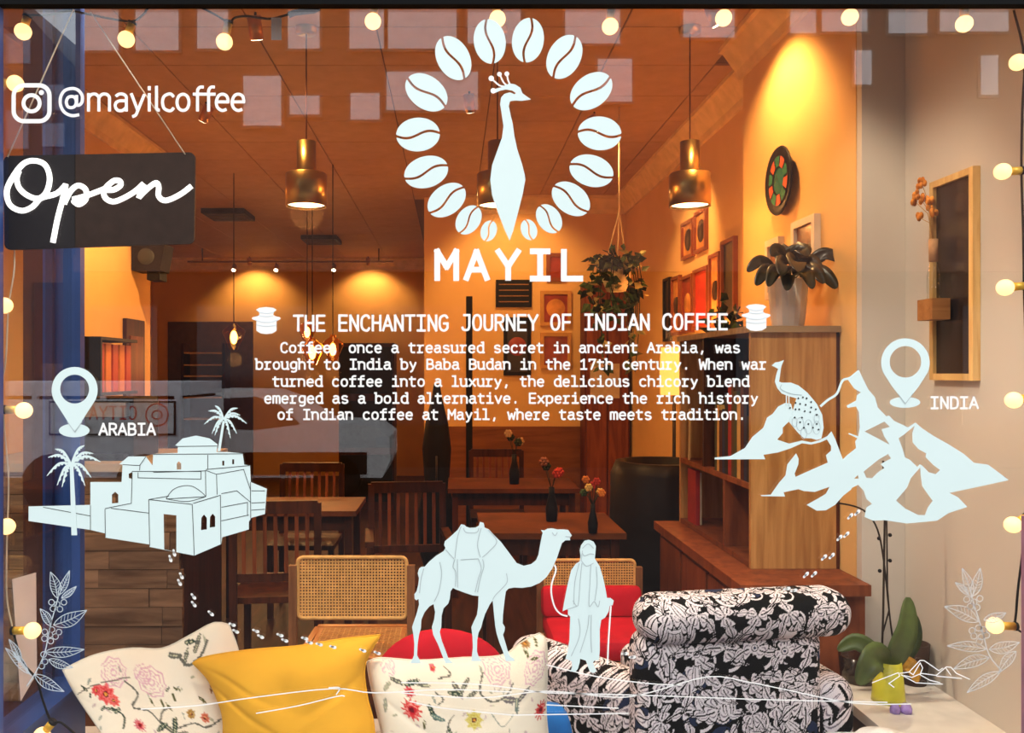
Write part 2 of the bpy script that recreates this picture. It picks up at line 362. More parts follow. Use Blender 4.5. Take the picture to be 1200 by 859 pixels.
def glyph(ch, x0, yb, sx, sy, w, mb, plane, font=G):
    for st in font.get(ch, '').split(';'):
        if not st: continue
        cl = st[0] == '@'; sm = st[0] in '~@'
        q = [tuple(float(c) for c in p.split(',')) for p in st.lstrip('~@').split()]
        q = [(x0+a*sx, yb-b*sy) for a, b in q]
        if sm: q = smooth(q, 4, cl)
        else:   # square ends
            q = [np.array(p) for p in q]
            if len(q) > 2:
                for a, b in zip(q[:-1], q[1:]):
                    d = (b-a)/np.hypot(*(b-a))*w*.4; mb.ribbon([a-d, b+d], w, False, plane)
                continue
            d = q[0]-q[1]; q[0] = q[0]+d/np.hypot(*d)*w*.35; d = q[-1]-q[-2]; q[-1] = q[-1]+d/np.hypot(*d)*w*.35
        mb.ribbon(q, w, cl, plane)
GY = 2.0494          # sheet of vinyl on the outer face of the pane
def GP(x, y, dy=0): return P(x, y, GY-dy)
def line(txt, x0, yb, adv, cap, w, mb=None, drop=0):
    mb = mb or MB()
    for i, c in enumerate(txt): glyph(c, x0+i*adv, yb+drop*i/max(1, len(txt)), adv/6, cap/7, w, mb, GP)
    return mb
PC = [0]
def poly(name, outs, m, parent=None, Y=GY, th=.0004, tf=lambda x, y: (x, y)):
    PC[0] += 1; Y0 = Y; Y = Y-2e-5*(PC[0] % 9)
    cu = bpy.data.curves.new('t', 'CURVE'); cu.dimensions = '2D'; cu.fill_mode = 'BOTH'; cu.extrude = th/2
    for pts in outs:
        sp = cu.splines.new('POLY'); sp.points.add(len(pts)-1); sp.use_cyclic_u = True
        for i, p in enumerate(pts):
            x, y = tf(*p); q = P(x, y, Y); sp.points[i].co = (q[0], q[2], 0, 1)
    o = bpy.data.objects.new('t', cu); me = bpy.data.meshes.new_from_object(o)
    co = np.zeros(len(me.vertices)*3); me.vertices.foreach_get('co', co); co = co.reshape(-1, 3)
    off = np.array(parent.get('_w', (0, 0, 0))) if parent else np.zeros(3)
    nc = np.stack([co[:, 0], Y+co[:, 2], co[:, 1]], 1)-off; me.vertices.foreach_set('co', nc.ravel())
    me.materials.clear(); me.materials.append(m); me.update(); me.name = name
    bpy.data.objects.remove(o); bpy.data.curves.remove(cu)
    o = bpy.data.objects.new(name, me); COL.objects.link(o)
    if parent: o.parent = parent
    return o
def tf(ox, oy, s): return lambda x, y: (ox+x/s, oy+y/s)
def strokes(name, sts, w, m, parent, T, dy=.0009, sm=True):
    mb = MB(); sing = name[:-1] if name.endswith('lines') else name
    for k, s in enumerate(sts):
        q = [T(*p) for p in s]
        if sm and len(q) > 2: q = smooth(q, 4)
        if parent: mb = MB(); mb.rc = k
        mb.ribbon(q, w, False, lambda x, y: GP(x, y, dy))
        if parent: o = mb.build(sing, m, parent)
    return o if parent else mb.build(name, m, parent)
def ell(cx, cy, rx, ry, n=24, a0=0): return [(cx+rx*math.cos(a0+2*math.pi*i/n), cy+ry*math.sin(a0+2*math.pi*i/n)) for i in range(n)]

ht = thing('lettering', 'white capital heading line of lettering across the middle of the window', 'lettering', GP(600, 388))
hx = 344; 
for wd, i0 in (('THE', 0), ('ENCHANTING', 4), ('JOURNEY', 15), ('OF', 23), ('INDIAN', 26), ('COFFEE', 33)):
    line(wd, hx-1+i0*13.1, 387.5-i0*.05, 13.1, 17.5, 2.8).build('word', VINYLW, ht)
pt = thing('lettering', 'five-line white typewriter style paragraph on the window under the heading', 'lettering', GP(600, 495))
for k, (tx, x0, yb) in enumerate((('Coffee, once a treasured secret in ancient Arabia, was', 328, 413), ('brought to India by Baba Budan in the 17th century. When war', 299, 432.5),
    ('turned coffee into a luxury, the delicious chicory blend', 318.5, 452.5), ('emerged as a bold alternative. Experience the rich history', 309, 472.3), ('of Indian coffee at Mayil, where taste meets tradition.', 324.5, 491.3))):
    i = 0
    for wd in tx.split(' '):
        line(wd, x0+i*10.0, yb, 10.0, 11.2, 2.15).build('word', VINYLW, pt); i += len(wd)+1
nm = thing('lettering', 'large bold white shop name lettering beneath the ring of beans', 'lettering', GP(597, 330))
for c, x in zip('MAYIL', (509, 544, 581, 618.5, 655)):
    line(c, x, 326.5, 29, 32, 6.9).build('letter', VINYLW, nm)
a1 = line('ARABIA', 115.5, 509.5, 11.2, 13, 2.4).build('lettering', VINYLW); tag(a1, 'short white six-letter place name beside the left map pin', 'lettering')
a2 = line('INDIA', 1089.5, 478.5, 11.5, 13, 2.4).build('lettering', VINYLW); tag(a2, 'short white five-letter place name beside the right map pin', 'lettering')
# handle text, sans
GS = dict(G); GS.update({'m':".2,5.1 .2,0;~.2,4 1.1,5 2.3,5.1 3.2,4.3 3.3,3.3;3.3,3.4 3.3,0;~3.3,4 4.2,5 5.5,5.1 6.4,4.3 6.5,3.3;6.5,3.4 6.5,0",
 'a':"~.8,4.4 1.8,5.1 3,5.1 3.9,4.4 4,3.2;4,3.3 4,0;~4,3 2,3 .9,2.4 .7,1.2 1.4,.1 2.8,0 4,1", 'y':".4,5.1 2.3,0;~4.3,5.1 2.3,0 1.7,-1.4 .6,-1.9",
 'i':"1,5.1 1,0;1,6.6 1,7.3", 'l':"1,7.4 1,1;~1,1 1.3,.2 2,.1", 'f':"~3.3,7.3 2.2,7.3 1.5,6.5 1.4,5.5;1.4,5.6 1.4,0;.3,5.1 3.2,5.1",
 'c':"~3.9,4.2 3.1,5.1 2.1,5.1 .9,4.3 .5,2.6 .9,.8 2.1,0 3.1,0 3.9,.9", 'o':"@2.3,5.1 1,4.4 .5,2.55 1,.7 2.3,0 3.6,.7 4.1,2.55 3.6,4.4",
 'e':".6,2.7 4.1,2.7;~4.1,2.7 3.7,4.4 2.5,5.1 1.2,4.6 .5,2.6 1,.8 2.3,0 3.6,.4", 
 '@':"~5.2,2 5.6,1.6 6.4,2 6.9,3 6.8,4.8 5.6,6.4 3.8,6.9 1.6,6.2 .4,4.2 .4,1.6 1.6,-.6 3.8,-1.6 6,-1.3;@3.7,4.4 2.6,4 2.1,2.6 2.6,1.2 3.7,.9 4.7,1.4 5.1,2.7 4.7,4;5.2,4.5 5.2,2"})
hm = MB()
for c, x in (('@', 69.5), ('m', 103), ('a', 132.5), ('y', 152.5), ('i', 171), ('l', 179.5), ('c', 188.5), ('o', 205.5), ('f', 226), ('f', 239), ('e', 251.5), ('e', 270)):
    glyph(c, x, 129.5, 3.9, 3.75, 3.6, hm, GP, GS)
tag(hm.build('lettering', VINYLW), 'white social media handle lettering at top left of the window', 'lettering')
ic = thing('camera_icon', 'white rounded square camera icon decal at top left above the hanging sign', 'decal', GP(37, 145))
def rrect(cx, cy, h, r, n=6):
    o = []
    for sx, sy, a in ((1, -1, -90), (1, 1, 0), (-1, 1, 90), (-1, -1, 180)):
        for k in range(n+1):
            t = math.radians(a+90*k/n); o.append((cx+sx*(h-r)+r*math.cos(t), cy+sy*(h-r)+r*math.sin(t)))
    return o
MB().ribbon(rrect(37, 121, 21, 12), 5, True, GP).build('icon_outline', VINYLW, ic)
MB().ribbon(ell(37, 121, 9.5, 9.5, 28), 4.6, True, GP).build('icon_ring', VINYLW, ic)
poly('icon_dot', [ell(48.5, 108.5, 3, 3, 14)], VINYLW, ic)

# ---- bean ring and peacock emblem
em = thing('emblem', 'round white emblem of coffee beans around a crowned peacock at top centre', 'decal', GP(597, 282))
T1 = tf(460, 10, 4.286)
beans = [(488, 165, 113, 80, 82), (305, 249, 118, 82, 62), (170, 421, 118, 82, 37), (128, 633, 110, 85, -4), (169, 821, 113, 79, -17), (272, 962, 107, 74, -37), (382, 1062, 80, 58, -55), (483, 1117, 54, 40, -70)]
def bean(cx, cy, a, b, ang, mir):
    t = math.radians(ang); ux, uy = -math.cos(t), -math.sin(t); vx, vy = uy*-1, ux*1
    # outward axis u (to the left for 0 deg); ccw side v is image-down on the left of the ring
    vx, vy = (math.sin(t), math.cos(t)); vx, vy = -uy*-1 if False else vx, vy
    vx, vy = -math.sin(t)*-1*-1, math.cos(t)
    out = []
    gap = max(3.6, b*.075)
    for sg in (1, -1):
        pts = []
        for k in range(25):
            u = -a*.985+2*a*.985*k/24; pts.append((u, .17*b*math.sin(math.pi*u/a)*1.0+sg*gap))
        pts = [p for p in pts if (p[0]/a)**2+(p[1]/b)**2 < 1]
        for k in range(25):
            th = math.pi*k/24; u = a*math.cos(th); v = sg*b*math.sin(th)
            if (v-sg*gap-.17*b*math.sin(math.pi*u/a))*sg > 0: pts.append((u, v))
        q = []
        for u, v in pts:
            x, y = cx+u*ux+v*vx, cy+u*uy+v*vy
            if mir: x = 1168-x; y -= 6
            q.append((x, y))
        out.append(q)
    return out
for mir in (0, 1):
    for bb in beans: poly('coffee_bean', bean(*bb, mir), VINYL, em, tf=T1)
pk = [(562, 386), (590, 376), (615, 381), (642, 398), (652, 425), (672, 440), (696, 457), (650, 464), (615, 462), (590, 466), (584, 490), (592, 530), (604, 580), (612, 640), (626, 705), (650, 780), (664, 835), (667, 860), (655, 927), (630, 1027), (606, 1117), (588, 1166), (565, 1117), (530, 1027), (500, 937), (491, 860), (500, 787), (525, 717), (550, 647), (557, 590), (548, 530), (540, 480), (545, 447), (562, 428), (590, 421), (612, 430), (620, 425), (600, 412), (570, 407), (540, 413), (515, 424), (505, 412), (520, 402), (548, 395)]
poly('peacock', [pk], VINYL, em, tf=T1)
mb = MB()
for s in ([(563, 392), (535, 385), (497, 352)], [(572, 385), (556, 368), (538, 330)], [(588, 378), (580, 358), (574, 328)]): mb.ribbon([T1(*p) for p in smooth(s, 4)], 1.9, False, GP)
mb.build('crest', VINYLW, em)
for c in ((496, 351, 14), (537, 330, 12), (574, 328, 12), (506, 413, 14)): poly('crest_bead', [[T1(*p) for p in ell(*c, c[2], 14)]], VINYLW, em)

# ---- camel
T3 = tf(470, 600, 4.519)
cm = thing('camel_decal', 'white camel decal with saddle blanket walking at bottom centre', 'decal', GP(555, 775))
camel = [(125,290),(150,262),(185,232),(225,208),(235,190),(228,175),(232,155),(262,130),(300,95),(318,65),(335,68),(345,78),(365,84),(395,82),(412,72),(418,52),(438,58),(442,82),(465,92),(495,125),(530,160),(560,200),(590,240),(612,270),(650,285),(690,275),(715,255),(728,225),(738,165),(745,130),(750,110),(740,95),(760,98),(775,88),(800,86),(825,92),(860,92),(885,95),(905,125),(895,135),(895,150),(870,150),(852,165),(840,200),(825,245),(800,300),(770,345),(735,375),(690,395),(640,402),(600,400),(570,405),(555,420),(548,470),(540,540),(538,590),(550,610),(548,630),(540,650),(555,700),(565,735),(580,765),(600,778),(600,790),(555,790),(545,760),(540,740),(520,690),(505,640),(498,600),(492,540),(485,468),(470,490),(445,540),(432,580),(425,610),(410,640),(403,680),(402,740),(412,770),(430,790),(370,790),(375,765),(380,720),(378,660),(372,610),(385,580),(402,545),(408,500),(410,445),(380,442),(330,425),(290,410),(275,402),(262,420),(258,460),(250,485),(225,510),(215,550),(213,610),(205,635),(215,680),(240,745),(250,775),(275,800),(235,802),(220,765),(195,700),(170,650),(163,610),(175,570),(180,530),(172,488),(150,500),(125,530),(108,570),(105,615),(95,650),(88,700),(85,760),(100,785),(105,802),(45,802),(60,780),(68,760),(70,700),(65,650),(58,610),(70,575),(85,530),(95,490),(92,460),(82,468),(72,460),(70,435),(82,420),(90,390),(95,350),(88,325),(95,300),(108,290)]
poly('camel_body', [camel], VINYL, cm, tf=T3)
strokes('saddle_lines', [[(318,75),(300,130),(290,200),(285,245)],[(330,85),(345,108),(400,108),(412,85)],[(425,85),(412,130),(405,180),(420,240)],[(462,95),(507,155),(470,205),(430,240)],[(232,195),(280,248)],[(315,253),(410,247)],[(285,250),(275,290),(290,320),(288,395)],[(298,250),(300,400)],[(410,250),(425,300),(410,350),(392,425)],[(432,250),(438,290),(420,350),(405,425)],[(205,265),(215,330),(200,420),(175,475)],[(558,325),(562,370),(530,410),(500,440),(485,465)],[(800,108),(815,125),(828,108)],[(870,130),(895,132)],[(120,300),(105,360),(98,430)]], .9, GREYL, cm, T3)
strokes('lead_rope', [[(812,280),(820,310),(798,380),(797,440),(815,505),(845,540),(882,552)]], 1.9, VINYLW, cm, T3)
T4 = tf(640, 620, 4.77)
mn = thing('traveller_decal', 'white robed bearded traveller decal holding a staff in front of the camel', 'decal', GP(689, 787))
man = [(195,90),(215,65),(240,60),(265,70),(278,95),(276,125),(272,165),(300,210),(318,270),(335,350),(340,385),(360,385),(378,400),(372,425),(355,430),(350,460),(330,495),(308,508),(300,560),(300,680),(295,735),(270,735),(262,745),(272,770),(282,795),(265,805),(245,798),(232,765),(222,735),(190,725),(188,745),(178,780),(165,797),(135,797),(145,770),(142,740),(108,725),(118,690),(130,620),(132,560),(135,490),(122,478),(122,445),(92,460),(100,410),(120,310),(140,230),(165,195),(188,180),(192,150),(188,120)]
poly('robe', [man], VINYL, mn, tf=T4)
strokes('robe_lines', [[(200,190),(190,290),(178,428),(150,400)],[(185,190),(160,300),(155,420)],[(250,200),(245,300),(240,430),(268,405),(290,435),(300,400)],[(280,210),(285,300),(272,400)],[(180,500),(190,560),(180,620),(140,710)],[(240,480),(230,560),(190,690)],[(252,480),(250,600),(255,690)],[(203,135),(215,150),(245,138),(268,142)],[(196,175),(225,207),(265,190)],[(203,108),(235,82),(265,108)],[(203,120),(196,175)],[(115,450),(170,432)]], .8, GREYL, mn, T4)
strokes('staff', [[(362,430),(350,600),(343,758)]], 1.9, VINYLW, mn, T4)

# ---- village
T6 = tf(130, 465, 4.405)
vg = thing('village_decal', 'white walled desert village decal with domes at left', 'decal', GP(175, 650))
vout = [(-425,566),(-106,558),(-106,440),(55,440),(60,350),(42,348),(90,308),(180,308),(215,355),(218,295),(345,290),(345,255),(332,250),(370,215),(440,200),(510,215),(550,245),(545,285),(600,285),(680,292),(688,350),(718,355),(722,440),(805,475),(795,605),(725,625),(712,645),(712,685),(575,725),(570,760),(430,820),(200,775),(198,762),(-29,727),(-31,705),(-106,687),(-425,641)]
vh = [[(272,605),(338,612),(338,802),(275,788)],[(340,375),(340,345),(350,333),(363,345),(363,375)],[(465,688),(467,625),(480,608),(495,625),(495,685)],[(510,675),(512,620),(525,603),(538,618),(538,672)],[(5,550),(5,505),(22,490),(38,505),(38,548)],[(575,355),(575,330),(585,330),(585,355)],[(626,348),(626,323),(636,323),(636,348)],[(92,420),(92,397),(108,390),(108,423)]]
poly('village_walls', [vout]+vh, VINYL, vg, tf=T6)
strokes('village_lines', [[(345,256),(548,254)],[(500,300),(500,375)],[(218,390),(490,382)],[(110,385),(465,385),(465,425),(140,418),(140,390)],[(110,385),(105,550),(0,570)],[(0,575),(195,600)],[(195,530),(200,770)],[(195,530),(300,512)],[(195,530),(420,555),(430,820)],[(425,550),(565,508),(568,760)],[(285,527),(490,515)],[(488,380),(490,515)],[(490,380),(545,400),(548,505)],[(545,400),(685,375),(720,480)],[(490,375),(715,355)],[(570,500),(650,485),(722,545)],[(570,570),(705,545),(705,615)],[(570,640),(712,610)],[(725,485),(795,485)],[(725,548),(795,545)],[(725,585),(795,580)],[(720,440),(722,640)],[(148,380),(150,352),(180,310)],[(60,350),(150,355)],[(-106,560),(-106,690)],[(-350,570),(-106,615)],[(-31,580),(-29,725)],[(-31,578),(0,570)],[(218,297),(680,294)]], .7, INK, vg, T6, sm=False)
strokes('dome_line', [[(285,525),(320,480),(370,460),(420,462),(465,490),(490,515)],[(285,525),(320,533),(400,540),(490,515)]], .7, INK, vg, T6)
# ---- palms
def palm(name_label, T, c, tips, trunk, wd):
    t = thing('palm_decal', name_label, 'decal', GP(*T(*trunk[-1][:2])))
    poly('palm_trunk', [trunk], VINYL, t, tf=T, Y=GY-.0008)
    for i, (tx, ty) in enumerate(tips):
        cx, cy = c; dx, dy = tx-cx, ty-cy; L = math.hypot(dx, dy)
        mid = (cx+dx*.5, cy+dy*.5-L*.22); q = smooth([c, mid, (tx, ty)], 7); up = []; lo = []
        for k, p in enumerate(q):
            f = k/(len(q)-1); d = q[min(k+1, len(q)-1)]-q[max(k-1, 0)]; d = d/np.hypot(*d); n = np.array([-d[1], d[0]])
            if n[1] < 0: n = -n
            w = wd*math.sin(math.pi*min(1, f*.85+.12))
            up.append(tuple(p-n*w*.35)); lo.append(tuple(p+n*w*(1.0 if k % 2 else .35)+d*w*.25))
        poly('palm_frond', [up+lo[::-1]], VINYL, t, tf=T)
T5 = tf(20, 465, 5.053)
palm('tall white palm tree decal in front of the village wall', T5, (320, 395), [(225,308),(183,358),(175,468),(236,525),(265,535),(400,287),(452,335),(496,385),(440,478),(404,528)], [(312,405),(333,405),(356,820),(322,820)], 17)
palm('small white palm tree decal behind the village domes', T6, (583, 112), [(537,45),(503,73),(480,142),(520,192),(535,200),(655,58),(668,95),(702,138),(650,190),(618,215)], [(576,125),(588,125),(565,280),(550,282)], 12)
# ---- pins
def pin(cx, cy, r, tip, hr, ery, label):
    t = thing('map_pin_decal', label, 'decal', GP(cx, tip+8))
    out = []
    for k in range(25):
        a = math.radians(-205+230*k/24); out.append((cx+r*math.cos(a), cy+r*math.sin(a)))
    out += [(cx+r*.55, cy+r*.98), (cx+3, tip-3), (cx, tip), (cx-3, tip-3), (cx-r*.55, cy+r*.98)]
    poly('pin_head', [out, ell(cx, cy-1, hr, hr, 28)], VINYL, t)
    e = poly('pin_base', [ell(cx-.5, tip-.5, 18, ery)], VINYL, t, Y=GY+.0004)
    MB().ribbon([(cx-9, tip-11), (cx, tip+1.2), (cx+9, tip-11)], .8, False, lambda x, y: GP(x, y, .0009)).build('pin_edge', GREYL, t)
pin(87.5, 457, 27, 505, 17, 8, 'white location pin decal above the desert village')
pin(1061, 425, 28.5, 472, 18.5, 6.5, 'white location pin decal above the mountains')
# ---- mountains with peacock
T8 = tf(970, 430, 4.523); T7 = tf(830, 415, 4.644)
mt = thing('mountain_decal', 'white snowy mountain range decal at right of the window', 'decal', GP(1060, 612))
R = [(105,65),(165,15),(185,60),(215,120),(250,160),(265,215),(310,262),(325,258),(350,285),(425,320),(465,295),(500,325),(560,365),(640,410),(720,460),(775,508),(850,518),(900,555),(960,600),(800,635),(645,668),(690,690),(740,742),(640,775),(580,815),(420,830),(300,812),(240,815),(195,795),(205,745),(235,725),(205,700),(190,655),(160,625),(110,650),(60,690),(30,640),(30,560),(75,495),(100,470),(150,430),(145,395),(158,378),(110,356),(112,350),(162,368),(170,320),(165,240),(150,210),(105,217),(100,205),(150,178),(155,150),(175,135),(140,115)]
RH = [[(195,342),(300,290),(330,318),(285,330),(300,370),(328,412)],[(375,378),(405,358),(460,312),(448,350),(450,400),(480,435),(522,458),(518,478),(560,520),(595,546),(572,568),(535,558),(500,522),(488,516),(475,530),(435,492),(410,480),(395,430)],[(190,555),(270,490),(320,462),(335,485),(280,515),(300,535),(265,560),(235,590),(205,588)],[(362,708),(420,640),(440,590),(490,532),(492,570),(500,630),(520,660),(556,710),(530,745),(515,785),(480,785),(410,750)],[(140,592),(160,572),(165,592)]]
poly('mountain_range', [R]+RH, VINYL, mt, tf=T8)
Lp = [(285,768),(340,765),(385,700),(420,660),(430,600),(478,540),(492,570),(490,600),(470,650),(475,668),(560,630),(650,590),(640,550),(668,525),(668,500),(640,455),(670,420),(690,460),(720,540),(735,580),(760,560),(775,620),(780,735),(735,770),(690,820),(640,850),(590,852),(535,820),(590,790),(640,760),(660,722),(580,750),(520,745),(490,735),(410,752),(418,775),(290,773)]
poly('foothills', [Lp], VINYL, mt, tf=T7, Y=GY-.0005)
Pp = [(35,563),(120,555),(200,510),(240,450),(300,400),(320,345),(350,325),(380,285),(420,265),(450,270),(470,340),(430,375),(405,400),(405,430),(375,465),(440,487),(510,470),(560,480),(600,470),(650,445),(655,460),(610,480),(560,492),(510,485),(450,512),(380,535),(300,548),(310,572),(35,573)]
poly('crag', [Pp], VINYL, mt, tf=T7, Y=GY+.0003)
strokes('ridge_line', [[(610,285),(650,250),(700,215),(730,145),(770,130),(815,95)]], 2.8, VINYL, mt, T7, 0)
pc = thing('peacock_decal', 'white long-tailed peacock decal perched on the mountain crag', 'decal', GP(925, 512))
pp = [(345,62),(365,45),(385,42),(412,32),(400,60),(395,80),(390,120),(385,150),(400,155),(450,155),(490,170),(540,210),(590,270),(620,330),(628,400),(615,460),(590,467),(560,458),(520,457),(490,430),(465,400),(440,370),(455,330),(465,290),(480,240),(440,230),(400,215),(375,185),(362,150),(370,110),(380,80)]
poly('peacock_body', [pp, ], VINYL, pc, tf=T7, Y=GY-.0006)
strokes('legs', [[(425,225),(425,275)],[(438,225),(440,280)]], 1.2, VINYL, pc, T7, .0010)
mk = MB()
for (x, y) in ((490,240),(515,235),(535,240),(560,260),(475,265),(500,270),(530,275),(560,290),(585,300),(495,300),(525,310),(555,315),(590,330),(470,345),(500,370),(545,380),(590,380),(520,400),(570,400),(475,300),(445,292),(510,345),(600,410)):
    x0, y0 = T7(x, y); mk.add([GP(x0+dx, y0+dy, .0018) for dx, dy in ((-1.2, .2), (0, -1.3), (1.3, 0), (.1, 1.4))], [(0, 1, 2, 3)])
mk.build('feather_marks', INK, pc)
fe = MB()
for (x, y, r) in ((500,380,28),(545,395,30),(590,400,28),(520,430,24),(470,370,20),(590,350,20)):
    fe.ribbon([T7(*p) for p in ell(x, y, r*.7, r*1.3, 14)], .45, True, lambda x, y: GP(x, y, .0016))
fe.ribbon(smooth([T7(*p) for p in ((400,165),(395,190),(450,215),(510,222))], 4), .6, False, lambda x, y: GP(x, y, .0016))
fe.build('feather_lines', GREYL, pc)
# ---- coffee sprigs
def leafs(mb, T, b, t, w, veins=5):
    b, t = np.array(b, float), np.array(t, float); d = t-b; L = np.hypot(*d); d = d/L; n = np.array([-d[1], d[0]])
    up = []; lo = []; md = []
    for k in range(11):
        f = k/10; ww = w/2*math.sin(math.pi*f**.85)*(1-.15*f); c = b+d*L*f+n*w*.12*math.sin(math.pi*f)
        up.append(c+n*ww); lo.append(c-n*ww); md.append(c)
    pl = GP; k_ = .9
    for q in (up, lo, md): mb.ribbon([T(*p) for p in q], k_, False, pl)
    for k in range(2, 2+veins):
        i = min(8, k); 
        mb.ribbon([T(*md[i]), T(*(up[min(10, i+1)]*.9+md[min(10, i+1)]*.1))], .55, False, pl); mb.ribbon([T(*md[i]), T(*(lo[min(10, i+1)]*.9+md[min(10, i+1)]*.1))], .55, False, pl)
def sprig(label, T, leaves, berries, stems, rb, m):
    t = thing('coffee_sprig_decal', label, 'decal', GP(*T(*stems[0][0])))
    for L in leaves:
        mb = MB(); leafs(mb, T, *L); mb.build('leaf', m, t)
    for (x, y) in berries: MB().ribbon([T(*p) for p in ell(x, y, rb, rb, 14)], .9, True, GP).build('berry', m, t)
    strokes('stem', stems, 1.3, m, t, T, 0)
SPR = mat('sheer white vinyl', (.45, .52, .56), .5)
sprig('white outline coffee sprig decal at lower left of the window', tf(0, 660, 5.72), [((385,235),(338,58),75),((392,215),(466,50),50),((412,235),(512,155),40),((340,420),(268,305),60),((358,415),(582,315),95),((300,595),(565,578),75),((325,645),(490,700),60),((230,745),(430,860),75),((190,740),(35,568),60),((140,660),(60,510),50)],
  [(345,262),(383,275),(428,262),(355,305),(402,308),(300,460),(335,480),(372,492),(298,505),(340,522),(395,462),(348,445),(292,612),(302,660),(280,690)], [[(180,825),(240,730),(300,600),(335,430),(390,230)],[(210,755),(150,670),(90,600)]], 19, SPR)
SPR2 = mat('faint sheer vinyl', (.52, .51, .49), .5)
sprig('faint white outline coffee sprig decal at lower right of the window', tf(1090, 650, 4.77), [((232,240),(178,75),55),((235,235),(280,75),60),((215,225),(140,155),35),((270,375),(80,290),80),((300,365),(425,325),55),((315,528),(95,510),60),((330,530),(500,490),70),((330,575),(130,640),70),((480,540),(385,660),60),((390,655),(205,772),60)],
  [(205,250),(245,265),(278,245),(225,290),(262,295),(235,425),(270,410),(300,420),(245,455),(285,460),(315,450),(275,485)], [[(400,650),(330,560),(290,420),(232,235)]], 17, SPR2)
# sketch hills + dunes
T9 = tf(1010, 740, 6.316)
o = strokes('hill_sketch_decal', [[(75,380),(270,305),(280,330),(200,385),(240,415)],[(280,310),(350,300),(430,215),(460,215),(570,290),(600,270)],[(290,320),(400,380),(600,390)],[(430,230),(450,270),(430,320),(500,360),(580,380)],[(440,310),(550,325),(625,262),(660,265),(700,310),(800,355)],[(620,270),(660,325)],[(550,330),(740,348)],[(350,300),(380,320),(430,235)],[(310,325),(370,340),(440,310)]], 1.1, VINYLW, None, T9, 0, sm=False)
tag(o, 'thin white line sketch of hills over the yellow plant pot', 'decal')
I = lambda x, y: (x, y)
dn = thing('dune_lines_decal', 'long thin white dune lines sweeping across the bottom of the window', 'decal', GP(600, 840))
for s in ([(165,831),(230,827),(300,817),(390,807),(440,812),(520,808),(600,811)],[(300,836),(350,827),(395,816),(404,816)],[(385,806),(398,806),(394,814)],[(640,779),(700,793),(760,801),(800,803)],[(470,812),(560,818),(640,810),(720,817),(760,812),(830,793),(880,800),(920,808),(1000,824),(1068,825)],[(640,826),(725,830)],[(470,800),(560,802),(640,812)],[(600,838),(737,836)],[(640,812),(760,815),(900,820),(1040,823)],[(480,822),(520,830),(600,838)]):
    strokes('dune_line', [s], 1.3, VINYLW, dn, I, 0)
# footprints
def foot(mb, x, y, ang, s=1):
    c, sn = math.cos(ang), math.sin(ang)
    for (u, v, ru, rv) in ((1.6, .3, 2.4, 1.7), (-2.2, -.2, 1.7, 1.25), (-.4, 0, 1.6, .9)):
        pts = ell(u, v, ru, rv, 10); o = [GP(x+s*(a*c-b*sn), y+s*(a*sn+b*c), .0001) for a, b in pts]; mb.add(o, [tuple(range(10))])
ft = thing('footprint_trail_decal', 'white footprint trail leading from the village door to the yellow cushion', 'decal', GP(270, 740))
Tf = tf(180, 620, 6)
for (x, y, a) in ((118,207,65),(145,167,70),(182,375,55),(195,328,55),(282,527,45),(280,473,45),(402,592,35),(552,671,15),(577,718,20),(718,715,15),(752,755,20),(888,745,15),(922,782,15),(1062,768,10),(1095,797,10)):
    mb = MB(); foot(mb, *Tf(x, y), math.radians(a), 1.15); mb.build('footprint', VINYLW, ft)
for (x, y, a) in ((425,762,15),(442,765,15),(374,755,10),(390,758,10)):
    mb = MB(); foot(mb, x, y, math.radians(a), 1.15); mb.build('footprint', VINYLW, ft)
ft = thing('footprint_trail_decal', 'white footprint trail climbing from the armchair top to the mountains', 'decal', GP(980, 680))
Tf = tf(880, 560, 6.608)
for (x, y) in ((768,298),(822,270),(685,465),(738,440),(565,617),(625,605),(425,752),(487,747)):
    mb = MB(); foot(mb, *Tf(x, y), math.radians(-52), 1.2); mb.build('footprint', VINYLW, ft)
for (x, y, a) in ((732,766,-10),(741,770,-10),(922,690,-20),(930,692,-20)):
    mb = MB(); foot(mb, x, y, math.radians(a), 1.15); mb.build('footprint', VINYLW, ft)
# tumblers
def tumbler(cx, cy, label):
    t = thing('coffee_tumbler_decal', label, 'decal', GP(cx, cy+16)); A = lambda x, y: (cx+(x-83)/3.87, cy+(y-98)/3.87)
    body = [(38,100),(18,92),(20,84),(45,78),(52,72),(50,60),(36,50),(50,41),(83,37),(116,41),(130,50),(118,60),(115,72),(122,78),(146,84),(148,92),(130,102),(130,145),(110,157),(83,160),(58,157),(38,145)]
    poly('tumbler_shape', [body], VINYLW, t, tf=A)
    strokes('tumbler_lines', [[(50,60),(83,66),(118,60)],[(30,94),(60,104),(83,106),(110,104),(138,94)],[(38,118),(83,124),(130,118)],[(50,75),(83,80),(117,75)]], .8, mat('pale grey line', (.66, .72, .74), .6), t, A)
tumbler(312, 375.5, 'white lidded coffee tumbler decal at left of the heading')
tumbler(886, 372, 'white lidded coffee tumbler decal at right of the heading')

